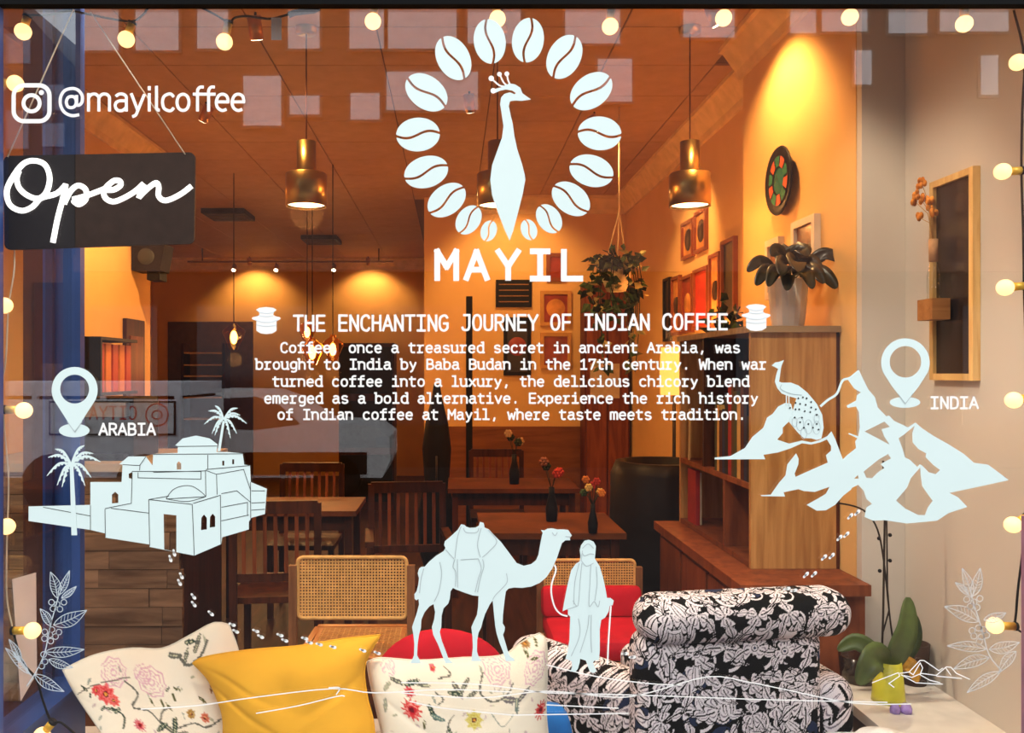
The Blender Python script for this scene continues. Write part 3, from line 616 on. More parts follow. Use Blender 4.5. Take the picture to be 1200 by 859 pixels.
# ================= open sign
sg = thing('open_sign', 'dark hanging sign board with white script lettering reading Open', 'sign', P(115, 290, 2.11))
def Q(x, y, Y=2.11): return P(x, y, Y)
out = []
for (cx, cy, a) in ((222, 186, -90), (221, 279, 0), (13, 286, 90), (12, 190, 180)):
    for k in range(6):
        t = math.radians(a+18*k); out.append((cx+7*math.cos(t), cy+7*math.sin(t)))
poly('sign_board', [out], mat('dark grey board', (.016, .011, .008), .5, var=.15, scale=3), sg, Y=2.115, th=.008)
Ts = tf(0, 170, 5)
NEON = emit('white neon tube', (1, .98, .95), 1.4)
mb = MB()
for s in ([(112,150),(98,195),(115,255),(170,300),(230,312),(275,270),(291,190),(265,118),(205,92),(140,108),(80,180),(40,268),(58,350),(125,385),(190,362),(240,312),(330,285),(385,235)],[(385,228),(372,300),(338,430),(310,572)],[(375,345),(412,272),(458,237),(502,262),(502,318),(462,348),(428,325)],[(428,318),(480,305),(540,285),(610,258)],[(610,262),(665,262),(706,236),(700,210),(662,212),(612,262),(616,308),(662,332),(722,312),(790,272),(842,225)],[(842,228),(812,312)],[(812,308),(862,258),(912,222),(930,245),(930,300),(972,325),(1055,290),(1122,240)]):
    mb.tube([P(*Ts(*p), 2.104) for p in smooth(s, 5)], .0068, 8)
mb.build('script_lettering', NEON, sg)
for a, b in (((86, 11), (9, 184)), ((106, 14), (217, 181))):
    MB().tube([P(*a, 2.108), P(*b, 2.108)], .0018, 6).build('cord', CREAMC, sg)

# ================= string lights
def bulb(t, g, s, r=9.6):
    gy, sy = 2.135, 2.135
    a = Vector(P(*g, gy)); b = Vector(P(*s, sy)); d = (b-a).normalized(); R = r*2.135/1000
    MB().ball(a, R, 16).build('bulb', BULB, t)
    so = MB().tube([a+d*R*.85, b], R*.50, 12).build('socket', GOLD, t)
    MB().tube([b-d*.003, b+d*.003], R*.56, 12).build('socket_collar', CABLE, so)
def wire(t, pts, r=.0028, m=CABLE): MB().tube([P(x, y, 2.135) for x, y in smooth(pts, 5)], r, 6).build('wire', m, t)
t = thing('string_lights', 'row of round warm bulbs strung along the top of the window', 'string lights', P(600, 12, 2.135))
for g, s in (((27, 37), (32, 19)), ((148, 46), (155, 27)), ((263, 49), (268, 26)), ((437, 25), (439, 8)), ((583, 22), (581, 6)), ((715, 31), (716, 8)), ((848, 21), (850, 4)), ((996, 20), (996, 4)), ((1130, 28), (1130, 8))): bulb(t, g, s)
wire(t, [(31, 18), (60, 17), (82, 13), (105, 17), (130, 22), (155, 25), (168, 17), (178, 6), (205, 2), (232, 8), (250, 16), (268, 26), (275, 21), (288, 19), (305, 21), (318, 22), (338, 17), (375, 7), (437, 5), (510, 3), (583, 4), (650, 3), (716, 6), (780, 3), (850, 4), (920, 2), (996, 4), (1060, 2), (1130, 6), (1150, 7)])
MB().tube([P(338, 18, 2.132), P(345, 15, 2.132), P(368, 12, 2.132), P(374, 9, 2.132)], .008, 8).build('plug_joint', mat('dark blue plug', (.03, .035, .06), .5), t)
MB().box(*[c for c in (P(318, 21, 2.13)[0], P(330, 21, 2.13)[0])], 2.128, 2.131, P(0, 47, 2.13)[2], P(0, 21, 2.13)[2]).build('tag_label', WHITE, t)
t = thing('string_lights', 'pale cord of warm bulbs hanging down the left edge of the window', 'string lights', P(20, 740, 2.135))
for g, s in (((18, 98), (0, 97)), ((5, 358), (-8, 358)), ((28, 481), (6, 480)), ((8, 617), (-8, 615)), ((38, 739), (15, 739)), ((49, 862), (62, 846))): bulb(t, g, s)
wire(t, [(-6, 97), (0, 180), (17, 295), (10, 360), (7, 420), (3, 450), (5, 500), (10, 560), (8, 640), (8, 700), (15, 737)], .0022, CREAMC)
wire(t, [(15, 739), (26, 775), (42, 795), (50, 820), (60, 845), (72, 847), (90, 862)])
t = thing('string_lights', 'black cord of warm bulbs hanging down the right edge of the window', 'string lights', P(1192, 740, 2.135))
for g, s in (((1193, 73), (1206, 66)), ((1175, 201), (1197, 200)), ((1178, 337), (1200, 335)), ((1188, 469), (1206, 466)), ((1187, 615), (1203, 606)), ((1166, 733), (1190, 734))): bulb(t, g, s)
wire(t, [(1188, 12), (1200, 66), (1198, 130), (1197, 200), (1199, 270), (1200, 335), (1202, 400), (1205, 466), (1204, 540), (1203, 606), (1198, 650), (1193, 690), (1191, 715), (1190, 734), (1199, 742)])

# ================= cushions
def coons(c, N):
    pass
def cushion(label, top, right, bottom, left, Y0, Y1, th, paint, mname, nu=150, nv=110, wr=.004, yl=0):
    """edges are pixel polylines: top L->R, bottom L->R, left T->B, right T->B"""
    def ev(pts, t):
        q = np.array(smooth(pts, 8)); s = np.r_[0, np.cumsum(np.hypot(*np.diff(q, axis=0).T))]; s /= s[-1]
        return np.stack([np.interp(t, s, q[:, 0]), np.interp(t, s, q[:, 1])], 1)
    c00, c10, c01, c11 = [np.array(p, float) for p in (top[0], top[-1], bottom[0], bottom[-1])]
    seeds = rng.rand(10, 4)
    def fn(u, v, side):
        a = ev(top, u)*(1-v)[:, None]+ev(bottom, u)*v[:, None]; b = ev(left, v)*(1-u)[:, None]+ev(right, v)*u[:, None]
        c = (c00*((1-u)*(1-v))[:, None]+c10*(u*(1-v))[:, None]+c01*((1-u)*v)[:, None]+c11*(u*v)[:, None]); p = a+b-c
        Yb = Y1+(Y0-Y1)*v+yl*(1-u)
        pr = ((1-np.abs(2*u-1)**3)*(1-np.abs(2*v-1)**3))**.55
        wv = sum(np.sin((s[0]-.5)*40*u+(s[1]-.5)*40*v+s[2]*6.28) for s in seeds)/10
        fold = sum(np.exp(-((v-a0-b0*u-.08*np.sin(5*u+a0*9))/.035)**2)*np.exp(-((u-c0)/.28)**2) for a0, b0, c0 in ((.02, .75, .15), (.15, 1.2, .1), (1.0, -.8, .9), (.85, -.3, .2)))*.6
        Y = Yb-side*pr*th-side*wr*pr*(wv*2-fold)
        return np.stack([(p[:, 0]-VX)/F*Yb, Y, EYE+(VY-p[:, 1])/F*Yb], 1)
    cen = fn(np.array([.5]), np.array([.98]), 0)[0]
    t = thing('cushion', label, 'cushion', tuple(cen), 'scatter cushions on the window bench')
    m = vcolmat(mname) if paint else MATS['yellow cotton']
    for side, nm in ((1, 'front_cover'), (-1, 'back_cover')):
        p, f, U, V = grid_patch(nu if side > 0 else 40, nv if side > 0 else 30, lambda u, v: fn(u, v, side))
        np_obj(nm, p, f, m, t, paint(U, V) if paint else None)
    per = [fn(np.array([u]), np.array([v]), 0)[0] for u, v in [(k/24, 0) for k in range(24)]+[(1, k/24) for k in range(24)]+[(1-k/24, 1) for k in range(24)]+[(0, 1-k/24) for k in range(25)]]
    pm = MATS['yellow cotton'] if not paint else mat('ivory piping', (.72, .68, .58), .8)
    MB().tube(per, .0028, 6, False).build('piping', pm, t)
    return t
mat('yellow cotton', (.78, .40, .03), .8, var=.06, scale=6, bump=.15)
def lin(c): return np.array([(x/255)**2.2 for x in c])
def paint_floral(motifs0, base=(240, 232, 214), asp=1.5, vs=.68):
    def f(U, V):
        x, y = U*asp, V; c = np.tile(lin(base), (len(U), 1)); c *= (.97+.03*np.sin(x*9)*np.sin(y*7))[:, None]
        def put(mask, col): c[mask] = lin(col)
        rr = random.Random(int(asp*100)); motifs = [('leaf', rr.uniform(.05, .95), rr.uniform(.05, 1.4), rr.uniform(.025, .05), rr.uniform(0, 3.1), rr.choice([(170, 172, 150), (196, 176, 176), (150, 158, 150)])) for _ in range(38)]+list(motifs0)
        for m in motifs:
            k, mx, my, s = m[:4]; mx = mx*asp; my = my*vs; s = s*vs*1.1; dx, dy = x-mx, y-my; r = np.hypot(dx, dy)/s; a = np.arctan2(dy, dx)
            if k == 'flower':
                col = m[4]; pet = 1-.28*np.abs(np.cos(a*4+mx*9)); put(r < pet, tuple(min(255, int(q*.8+60)) for q in col)); put((r < pet*.82) & (np.sin(r*16+np.cos(a*8)*2) > -.2), col); put((r < .25), (90, 20, 30)); put(r < .14, (220, 150, 60))
            elif k == 'spike':
                col = m[4]; pet = 1-.4*np.abs(np.sin(a*6)); put(r < pet, col); put((r < pet*.8) & (np.sin(a*24) > .2), (235, 150, 140)); put(r < .36, (190, 30, 45)); put(r < .22, (110, 20, 30))
            elif k == 'line':
                col = m[4]; pet = 1-.14*np.abs(np.cos(a*4+mx*5)); wob = .03*np.sin(a*13); put((np.abs(r-pet) < .045), col); put((np.abs(r-pet*.74+wob) < .035), col); put((np.abs(r-pet*.48-wob) < .035), col); put((np.abs(r-pet*.22) < .05), col)
            elif k == 'leaf':
                th = m[4]; col = m[5]; u = (dx*math.cos(th)+dy*math.sin(th))/s; v = (-dx*math.sin(th)+dy*math.cos(th))/s
                put((np.abs(v) < .36*np.sqrt(np.clip(1-u*u, 0, 1))*(1-.25*np.abs(np.sin(u*9)))) & (np.abs(u) < 1), col); put((np.abs(v) < .04) & (np.abs(u) < .9), (200, 200, 170))
        return c
    return f
def stem_paint(base_fn, stems, asp=1.5, vs=.68):
    def f(U, V):
        c = base_fn(U, V); x, y = U*asp, V
        for pts, w, col in stems:
            q = [np.array((p[0]*asp, p[1]*vs)) for p in smooth(pts, 6)]
            for a, b in zip(q[:-1], q[1:]):
                d = b-a; t = np.clip(((x-a[0])*d[0]+(y-a[1])*d[1])/(d@d+1e-9), 0, 1); c[np.hypot(x-a[0]-d[0]*t, y-a[1]-d[1]*t) < w*.75] = lin(col)
        return c
    return f
GRY = (98, 100, 92); OLV = (88, 88, 48); DGR = (50, 70, 60); PNK = (214, 168, 186); REDF = (208, 62, 62)
pa = stem_paint(paint_floral([('flower', .22, .42, .13, REDF), ('flower', .17, .36, .07, REDF), ('flower', .25, .50, .08, (214, 80, 74)), ('line', .30, .20, .15, PNK), ('line', .50, .32, .16, PNK), ('line', .46, .24, .1, PNK),
  ('leaf', .46, .55, .045, 1.3, OLV), ('leaf', .52, .56, .045, 1.7, OLV), ('leaf', .55, .60, .05, 1.2, OLV), ('leaf', .60, .50, .05, 1.5, OLV), ('leaf', .63, .42, .045, .6, OLV), ('leaf', .58, .40, .04, 2.5, GRY),
  ('leaf', .66, .10, .09, .4, GRY), ('leaf', .72, .16, .08, 2.2, GRY), ('leaf', .80, .10, .09, -.8, GRY), ('leaf', .76, .05, .07, .2, DGR), ('flower', .66, .72, .06, (150, 110, 40)), ('flower', .73, .80, .06, (190, 90, 60)),
  ('spike', .33, .82, .08, (200, 90, 110)), ('leaf', .20, .60, .06, .3, DGR), ('leaf', .24, .63, .06, 2.6, DGR), ('leaf', .16, .58, .05, -.5, DGR), ('leaf', .10, .30, .05, 1, DGR), ('leaf', .12, .40, .04, 2, DGR), ('leaf', .50, .86, .10, .8, GRY), ('leaf', .54, .82, .10, 2.0, DGR), ('leaf', .46, .84, .09, 2.6, DGR), ('leaf', .57, .92, .08, 0, GRY), ('leaf', .75, .62, .05, .9, OLV), ('leaf', .82, .55, .05, 2, (150, 100, 50))]),
  [([(.35, .3), (.40, .45), (.34, .60), (.42, .66), (.46, .80)], .010, GRY), ([(.46, .78), (.50, .66), (.54, .62)], .009, GRY), ([(.68, .12), (.72, .24), (.80, .22), (.86, .12)], .014, GRY), ([(.22, .58), (.26, .7), (.22, .85)], .011, DGR), ([(.55, .85), (.65, .82), (.72, .90), (.82, .86)], .009, GRY), ([(.03, .35), (.15, .30), (.38, .27)], .006, GRY)])
cushion('ivory floral cushion with red blooms at far left of the bench', [(74, 785), (110, 768), (152, 760), (190, 760), (222, 745), (250, 730), (268, 732)], [(268, 732), (278, 758), (285, 790), (300, 840), (300, 900)], [(150, 892), (200, 900), (250, 905), (300, 900)], [(74, 785), (88, 812), (108, 842), (125, 865), (150, 892)], 2.46, 2.60, .055, pa, 'floral cotton', yl=-.26)
cushion('plain mustard yellow cushion between the two floral ones', [(226, 777), (240, 770), (290, 762), (350, 757), (400, 749), (446, 744)], [(446, 744), (428, 778), (430, 815), (438, 850), (440, 905)], [(258, 908), (320, 912), (380, 912), (440, 905)], [(226, 777), (243, 795), (255, 820), (262, 850), (258, 908)], 2.33, 2.44, .075, None, '', wr=.009)
pb = stem_paint(paint_floral([('spike', .22, .55, .145, REDF), ('flower', .22, .33, .07, (190, 40, 50)), ('flower', .56, .68, .12, (196, 180, 80)), ('line', .70, .12, .16, PNK), ('line', .12, .08, .09, PNK), ('line', .92, .3, .16, PNK), ('flower', .36, .06, .045, (190, 60, 70)),
  ('leaf', .16, .22, .09, .3, GRY), ('leaf', .24, .22, .10, 2.8, DGR), ('leaf', .30, .24, .08, .1, GRY), ('leaf', .48, .30, .10, 1.0, GRY), ('leaf', .52, .26, .09, 2.2, GRY), ('leaf', .46, .34, .08, .2, DGR), ('leaf', .56, .36, .08, 2.7, GRY), ('leaf', .33, .55, .10, 1.2, DGR), ('leaf', .36, .62, .09, .4, (100, 125, 120)),
  ('leaf', .76, .48, .11, .3, (110, 105, 110)), ('leaf', .84, .50, .11, 2.8, (110, 105, 110)), ('leaf', .80, .58, .09, 1.5, (110, 125, 120)), ('leaf', .88, .12, .05, 1.2, OLV), ('leaf', .92, .2, .05, .3, OLV), ('leaf', .95, .06, .05, 2.1, OLV), ('flower', .90, .02, .06, (150, 110, 60)), ('leaf', .28, .72, .06, 1.7, OLV), ('spike', .96, .80, .10, (200, 60, 60)), ('leaf', .42, .78, .06, 1.2, DGR), ('leaf', .07, .55, .09, 1.8, (150, 155, 140)), ('leaf', .1, .3, .08, 2.3, (160, 160, 140))], asp=1.55, vs=.64),
  [([(.62, .14), (.60, .35), (.66, .47), (.74, .42), (.78, .3)], .010, GRY), ([(.42, .05), (.45, .14), (.38, .17)], .008, GRY), ([(.36, .32), (.40, .40), (.37, .46)], .008, GRY), ([(.66, .62), (.72, .78), (.78, .66)], .006, (150, 160, 150)), ([(.40, .85), (.42, .68), (.45, .6)], .008, GRY)], asp=1.55, vs=.64)
cushion('ivory floral cushion with a red starburst bloom right of the yellow one', [(430, 776), (445, 771), (490, 774), (540, 771), (588, 768), (612, 752), (632, 742)], [(632, 742), (640, 752), (641, 790), (640, 840), (648, 905)], [(450, 908), (520, 914), (590, 912), (648, 905)], [(430, 776), (434, 800), (442, 835), (447, 860), (450, 908)], 2.36, 2.46, .075, pb, 'floral cotton')
t = thing('cushion', 'round plain red cushion standing behind the right floral cushion', 'cushion', (-.04, 2.70, .47), 'scatter cushions on the window bench')
MB().ball((-.033, 2.70, .385+.175), .175, 40, (1.25, .40, 1)).build('cover', RED, t)
o = MB()
vs, fs = rbox_np((.09, .05, .065), .04, .02)
t = thing('cushion', 'bright blue cushion squeezed between floral cushion and armchair', 'cushion', (.30, 2.55, .3), 'scatter cushions on the window bench')
a = -.25; vs = np.stack([vs[:, 0]+vs[:, 2]*a+.275, vs[:, 1]+2.63, vs[:, 2]+.385+.075], 1)
np_obj('cover', vs, fs, mat('bright blue cloth', (.02, .17, .55), .8, bump=.1), t)

# ================= armchair
def damask(vs, nrm_u):
    u, v = nrm_u; N = len(u); base_ = lin((6, 5, 8)); c = np.tile(base_, (N, 1)); r2 = np.random.RandomState(3)
    light = lin((238, 230, 236)); mid = lin((130, 120, 132)); slate = lin((40, 50, 78)); ink = lin((8, 7, 10))
    u0, u1, v0, v1 = u.min()-.05, u.max()+.05, v.min()-.05, v.max()+.05
    g = .10
    cells = [(a, b) for a in np.arange(math.floor(u0/g)*g, u1, g) for b in np.arange(math.floor(v0/g)*g, v1, g)]
    # slate grounds
    for (a, b) in cells:
        h = math.sin(a*71.3+b*37.7)*43758.5; h -= math.floor(h)
        if h > .8:
            m = np.hypot(u-a-.02, v-b-.03) < .03+.02*h; c[m] = slate
    def leaf(a, b, th, s, curl, wid):
        k = np.where((np.abs(u-a) < s*1.3) & (np.abs(v-b) < s*1.3))[0]
        if not len(k): return
        dx, dy = u[k]-a, v[k]-b; p = (dx*math.cos(th)+dy*math.sin(th))/s; q = (-dx*math.sin(th)+dy*math.cos(th))/s
        q = q-curl*(p*p); aq = np.abs(q)
        lob = .30+.70*np.abs(np.sin((p*2.6-aq*1.3)*np.pi))
        w = wid*np.sin(np.pi*np.clip(p, 0, 1)**.7)*lob
        inside = (p > 0) & (p < 1)
        c[k[inside & (aq < w+.06)]] = ink; c[k[inside & (aq < w)]] = light
        c[k[inside & (aq < w) & (aq > w*.45) & (aq < w*.62)]] = mid
        c[k[inside & (aq < .03) & (p > .15)]] = ink
    def scroll(a, b, r0, th, w):
        k = np.where((np.abs(u-a) < r0*1.2) & (np.abs(v-b) < r0*1.2))[0]
        if not len(k): return
        dx, dy = u[k]-a, v[k]-b; r = np.hypot(dx, dy); an = np.mod(np.arctan2(dy, dx)-th, 2*np.pi); rs = r0*(1-an/9.0)
        m = (an < 4.6) & (np.abs(r-rs) < w*(1.1-an/6)); m2 = (an < 4.6) & (np.abs(r-rs) < w*(1.1-an/6)+.0022)
        c[k[m2]] = ink; c[k[m]] = light
    def pais(a, b, s, th):
        k = np.where((np.abs(u-a) < s*1.3) & (np.abs(v-b) < s*1.3))[0]
        if not len(k): return
        dx, dy = (u[k]-a)/s, (v[k]-b)/s; p = dx*math.cos(th)+dy*math.sin(th); q = -dx*math.sin(th)+dy*math.cos(th)
        w = .55*np.sqrt(np.clip((1-p*p), 0, 1))*(1-.45*p); r = np.abs(q)/(w+1e-6)
        i = (np.abs(p) < 1) & (r < 1); c[k[i]] = light
        c[k[i & (r > .62) & (r < .74)]] = ink; c[k[i & (r < .34) & (r > .22)]] = ink
    for (a, b) in cells:
        h1 = math.sin(a*127.1+b*311.7)*43758.5; h1 -= math.floor(h1); h2 = math.sin(a*269.5+b*183.3)*43758.5; h2 -= math.floor(h2)
        ca, cb = a+h1*.04, b+h2*.04; t0 = h1*6.28
        scroll(ca+.02, cb-.02, .040+.014*h1, t0, .0052)
        for j in range(3): leaf(ca, cb, t0+j*1.9+h2, .074+.030*h2, (.55 if (j+int(h1*10)) % 2 else -.55), .30)
        if h2 > .66: pais(ca+.03, cb+.02, .044, 1.57+h1)
        if h1 > .75:
            k = np.hypot(u-ca, v-cb); an = np.arctan2(v-cb, u-ca); c[k < .020*(1+.2*np.cos(an*8))] = light; c[(k < .013) & (k > .010)] = ink; c[k < .005] = slate
    return c
DAM = vcolmat('damask upholstery', .8, .2, 600)
ac = thing('armchair', 'black and white leaf print armchair with a rolled back', 'armchair', (.88, 2.7, 0))
rot = math.radians(9.0); ox, oy = .869, 2.56; CS = .91   # armchair placed and sized
def toW(v):
    v = v*CS+np.array([0, 0, .138])
    return np.stack([ox+v[:, 0]*math.cos(rot)-v[:, 1]*math.sin(rot), oy+v[:, 0]*math.sin(rot)+v[:, 1]*math.cos(rot), v[:, 2]], 1)
def padded(name, c, h, r, step=.0026, shape=None, yaw=0):
    vs, fs = rbox_np(h, r, step)
    if yaw: vs = np.stack([vs[:, 0]*math.cos(yaw)-vs[:, 1]*math.sin(yaw), vs[:, 0]*math.sin(yaw)+vs[:, 1]*math.cos(yaw), vs[:, 2]], 1)
    vs = vs+np.array(c)
    if shape: vs = shape(vs)
    side = np.zeros(len(vs), bool)
    n6 = 0; uu = vs[:, 0]+.0; vv = vs[:, 2]+vs[:, 1]*.8
    if name == 'arm': uu = vs[:, 1]*1.0+5; vv = vs[:, 2]-vs[:, 0]*.8
    sx_ = (np.abs(vs[:, 0]-c[0]) > h[0]-r*.5) & (h[0] > .1)
    uu = np.where(sx_, vs[:, 1]+3, uu); vv = np.where(sx_, vs[:, 2], vv)
    np_obj(name, toW(vs), fs, DAM, ac, damask(vs, (uu, vv)))
def bshape(v):
    v = v.copy(); v[:, 1] += .03*np.sin((v[:, 2]-.1)*4); return v
padded('back', (-.035, .05, .36), (.325, .075, .34), .06)
padded('back_roll', (.01, .02, .745), (.368, .095, .078), .075)
padded('seat_shell', (.02, .20, .26), (.36, .20, .20), .05, .0035)
padded('arm', (-.44, .38, .31), (.085, .32, .215), .075, .0032, yaw=.50)
padded('arm', (.345, .20, .32), (.075, .22, .20), .07, .0032)
padded('seat_cushion', (-.03, .24, .50), (.26, .15, .06), .05, .006)
m = MB()
for sx_, sy_ in ((-.33, .02), (.33, .02), (-.30, .42), (.33, .5)):
    p = toW(np.array([[sx_, sy_*.8, 0.0]]))[0]; MB().lathe((p[0], p[1], 0), [(.001, 0), (.02, 0), (.03, .20), (.001, .20)], 12).build('leg', DARKW, ac)

# ================= chalkboard, wood block vase
cb = thing('chalkboard', 'narrow wood framed chalkboard hung on the white right wall', 'chalkboard', (1.65, 2.8, 1.52))
z0, z1, y0, y1 = 1.52, 2.195, 2.68, 2.925; xw = 1.659
for b in ((y0, y0+.022, z0, z1), (y1-.022, y1, z0, z1), (y0+.022, y1-.022, z0, z0+.022), (y0+.022, y1-.022, z1-.022, z1)):
    MB().box(xw-.024, xw, *b).build('frame_rail', wood('pine frame', (.62, .36, .12), (.80, .52, .20), 8, (1, 1, 8)), cb)
MB().box(xw-.012, xw-.001, y0+.022, y1-.022, z0+.022, z1-.022).build('board', mat('chalkboard black', (.022, .014, .014), .25, var=.6, scale=6), cb)
bv = thing('bottle_vase', 'glass bottle vase of dried flowers in a wood wall block', 'vase', (1.60, 2.86, 1.74))
MB().box(1.575, 1.634, 2.80, 2.89, 1.72, 1.79).build('wood_block', wood('block wood', (.34, .13, .035), (.50, .22, .07), 8, (8, 1, 1)), bv)
MB().lathe((1.604, 2.845, 1.785), [(.001, .0), (.020, .0), (.020, .085), (.015, .105), (.010, .125), (.010, .14)], 16).build('bottle', CLEAR, bv)
MB().lathe((1.604, 2.845, 1.785), [(.0, .13), (.014, .13), (.014, .205), (.0, .205)], 14).build('cork_wrap', mat('jute wrap', (.50, .27, .13), .9, bump=.3, scale=60), bv)
fl = MB(); fm = MB()
for i, (dx, dz) in enumerate(((-.05, .17), (-.035, .20), (-.06, .15), (-.01, .13), (-.045, .09), (-.03, .15), (.0, .10))):
    a = (1.604, 2.845, 1.98); b = (1.604+dx*.6, 2.845-dx*.9, 1.98+dz); fl.tube([a, ((a[0]+b[0])/2, a[1], (a[2]+b[2])/2+.02), b], .0012, 5)
    for k in range(5): fm.ball((b[0]+random.uniform(-.01, .01), b[1]+random.uniform(-.01, .01), b[2]+random.uniform(-.014, .014)), .0075, 7, (1, 1, 1.6))
fl.build('stems', mat('dry stem', (.45, .25, .08), .8), bv); fm.build('blooms', mat('dried orange petals', (.75, .22, .03), .8, var=.6, scale=40), bv)

# ================= orchid group
def strap_leaf(name, pts, w, m, parent, up=(0, -1, .3), n=14):
    q = [Vector(p) for p in smooth(pts, n//(len(pts)-1)+1)]; vs = []; fs = []; L = len(q); upv = Vector(up)
    for i, p in enumerate(q):
        d = (q[min(i+1, L-1)]-q[max(i-1, 0)]).normalized(); s = d.cross(upv).normalized(); nn = s.cross(d); f = i/(L-1); ww = w*math.sin(math.pi*min(1, f*.88+.10))**.6/2
        for k in (-1, -.5, 0, .5, 1): vs.append(p+s*ww*k+nn*(abs(k)*ww*.28))
        for k in (1, .5, 0, -.5, -1): vs.append(p+s*ww*k+nn*(abs(k)*ww*.28-.003))
    for i in range(L-1):
        for k in range(10): a, b = i*10+k, i*10+(k+1) % 10; fs.append((a, b, b+10, a+10))
    mb = MB(); mb.add(vs, fs, True); return mb.build(name, m, parent)
OL = mat('orchid leaf', (.075, .11, .025), .4, var=.45, scale=9)
oc = thing('potted_orchid', 'leggy orchid without blooms in a tapered yellow-green pot', 'plant', P(1040, 822, 2.80))
c = P(1041, 822, 2.80); c = (c[0], 2.80, .469)
MB().lathe(c, [(.001, 0), (.052, 0), (.050, .02), (.040, .13), (.036, .13), (.036, .115), (.001, .112)], 24).build('pot', mat('yellow green glaze', (.62, .60, .04), .35, var=.12), oc)
b0 = P(1036, 775, 2.80)
LV = lambda *pp: [P(x, y, Y) for x, y, Y in pp]
strap_leaf('leaf', LV((1042, 782, 2.8), (1052, 762, 2.78), (1062, 735, 2.77), (1064, 700, 2.78)), .075, OL, oc)
strap_leaf('leaf', LV((1046, 780, 2.82), (1062, 765, 2.84), (1072, 745, 2.85), (1072, 720, 2.86)), .05, GREEN, oc)
strap_leaf('leaf', LV((1040, 782, 2.8), (1028, 768, 2.74), (1018, 778, 2.70), (1006, 802, 2.69)), .085, OL, oc)
strap_leaf('leaf', LV((1036, 778, 2.84), (1018, 760, 2.86), (1000, 752, 2.87), (982, 762, 2.86)), .06, OL, oc)
strap_leaf('leaf', LV((1050, 782, 2.82), (1062, 778, 2.80), (1070, 785, 2.78), (1074, 800, 2.77)), .05, mat('yellowed leaf', (.50, .26, .03), .6), oc)
ST = mat('dark orchid stem', (.03, .018, .012), .6)
MB().tube(LV((1033, 780, 2.8), (1035, 720, 2.79), (1036, 660, 2.79), (1037, 600, 2.79), (1035, 540, 2.79)), .0035, 8).build('flower_stem', ST, oc)
MB().tube([Vector(p) for p in smooth(LV((1050, 775, 2.81), (1043, 725, 2.80), (1036, 660, 2.795), (1028, 620, 2.79), (1012, 598, 2.78), (985, 590, 2.77), (970, 592, 2.77)), 5)], .0028, 8).build('flower_stem', ST, oc)
MB().tube(LV((1035, 740, 2.8), (1042, 715, 2.8), (1040, 690, 2.8), (1039, 605, 2.8)), .0025, 6).build('support_cane', ST, oc)
for x, y in ((1030, 631), (1043, 627), (1043, 657), (1031, 669)): MB().ball(P(x, y, 2.785), .0065, 8).build('clip', BLACK, oc)
# dark pot and clear tub behind
t = thing('plant_pot', 'dark brown small pot behind the yellow-green orchid pot', 'pot', (1.555, 2.98, .469))
MB().lathe((1.60, 2.96, .468), [(.001, 0), (.04, 0), (.052, .14), (.046, .14), (.044, .12), (.001, .12)], 20).build('pot_body', mat('dark brown clay', (.05, .025, .015), .6), t)
t = thing('plastic_tub', 'smoky clear tub on the ledge left of the orchid pot', 'tub', (1.40, 2.95, .469))
MB().lathe((1.42, 2.98, .469), [(.001, 0), (.055, 0), (.065, .09), (.067, .09), (.060, .003)], 20).build('tub_wall', glass('smoky plastic', (.55, .50, .42), 1.45, .1), t)
t = thing('crystal', 'lilac crystal lump on the ledge in front of the orchid', 'crystal', P(1056, 832, 2.70))
vs = []; 
for i, (x, y, s) in enumerate(((1049, 830, .9), (1062, 829, 1.0))):
    p = P(x, y, 2.70); MB().lathe((p[0], 2.70, .469), [(.001, 0), (.018*s, 0), (.020*s, .012), (.012*s, .028*s), (.001, .03*s)], 6).build('facet', mat('lilac crystal', (.35, .24, .62), .25, var=.3, scale=60), t)
t = thing('bowl', 'white upturned bowl at the bottom edge beside the armchair', 'bowl', (1.28, 2.45, .4))
MB().lathe((1.225, 2.42, .469), [(.085, 0), (.084, .03), (.07, .045), (.03, .055), (.022, .062), (.001, .062)], 28).build('bowl_shell', WHITE, t)
struct('trim_10', MB().box(1.12, 1.299, 2.12, 2.56, .40, .468), WHITE)
# paper notice on the side glass
tag(MB().add([(-1.113, 2.157, 1.024), (-1.113, 2.28, 1.012), (-1.113, 2.285, .74), (-1.113, 2.20, .70), (-1.112, 2.157, 1.024), (-1.112, 2.28, 1.012), (-1.112, 2.285, .74), (-1.112, 2.20, .70)], [(0, 1, 2, 3), (7, 6, 5, 4), (0, 4, 5, 1), (1, 5, 6, 2), (2, 6, 7, 3), (3, 7, 4, 0)]).build('paper_sheet', mat('white paper', (.78, .74, .76), .8, var=.03)), 'plain white paper sheet taped to the left side glass', 'paper')

# ================= bookcase and cabinet
lc = thing('low_cabinet', 'dark red-brown low cabinet carrying the oak bookcase', 'cabinet', (1.27, 3.7, 0))
MB().box(1.03, 1.498, 3.05, 4.36, .745, .785).build('cabinet_top', REDW, lc)
MB().box(1.06, 1.495, 3.09, 4.34, 0, .745).build('cabinet_body', REDW, lc)
for i in range(3): MB().box(1.045, 1.06, 3.12+i*.4, 3.49+i*.4, .06, .72).build('door', REDW, lc)
bc = thing('bookcase', 'oak bookcase side-on with open shelves facing left', 'bookcase', (1.33, 3.8, .786))
bx0, bx1, by0, by1, bz0, bz1 = 1.155, 1.497, 3.30, 4.34, .786, 1.70
MB().box(bx0, bx1-.012, by0, by0+.022, bz0, bz1).build('side_panel', OAK, bc)
MB().box(bx1-.012, bx1, by0-.002, by1, bz0, bz1).build('back_panel', DARKW, bc)
MB().box(bx0, bx1-.012, by1-.022, by1, bz0, bz1).build('side_panel', OAK, bc)
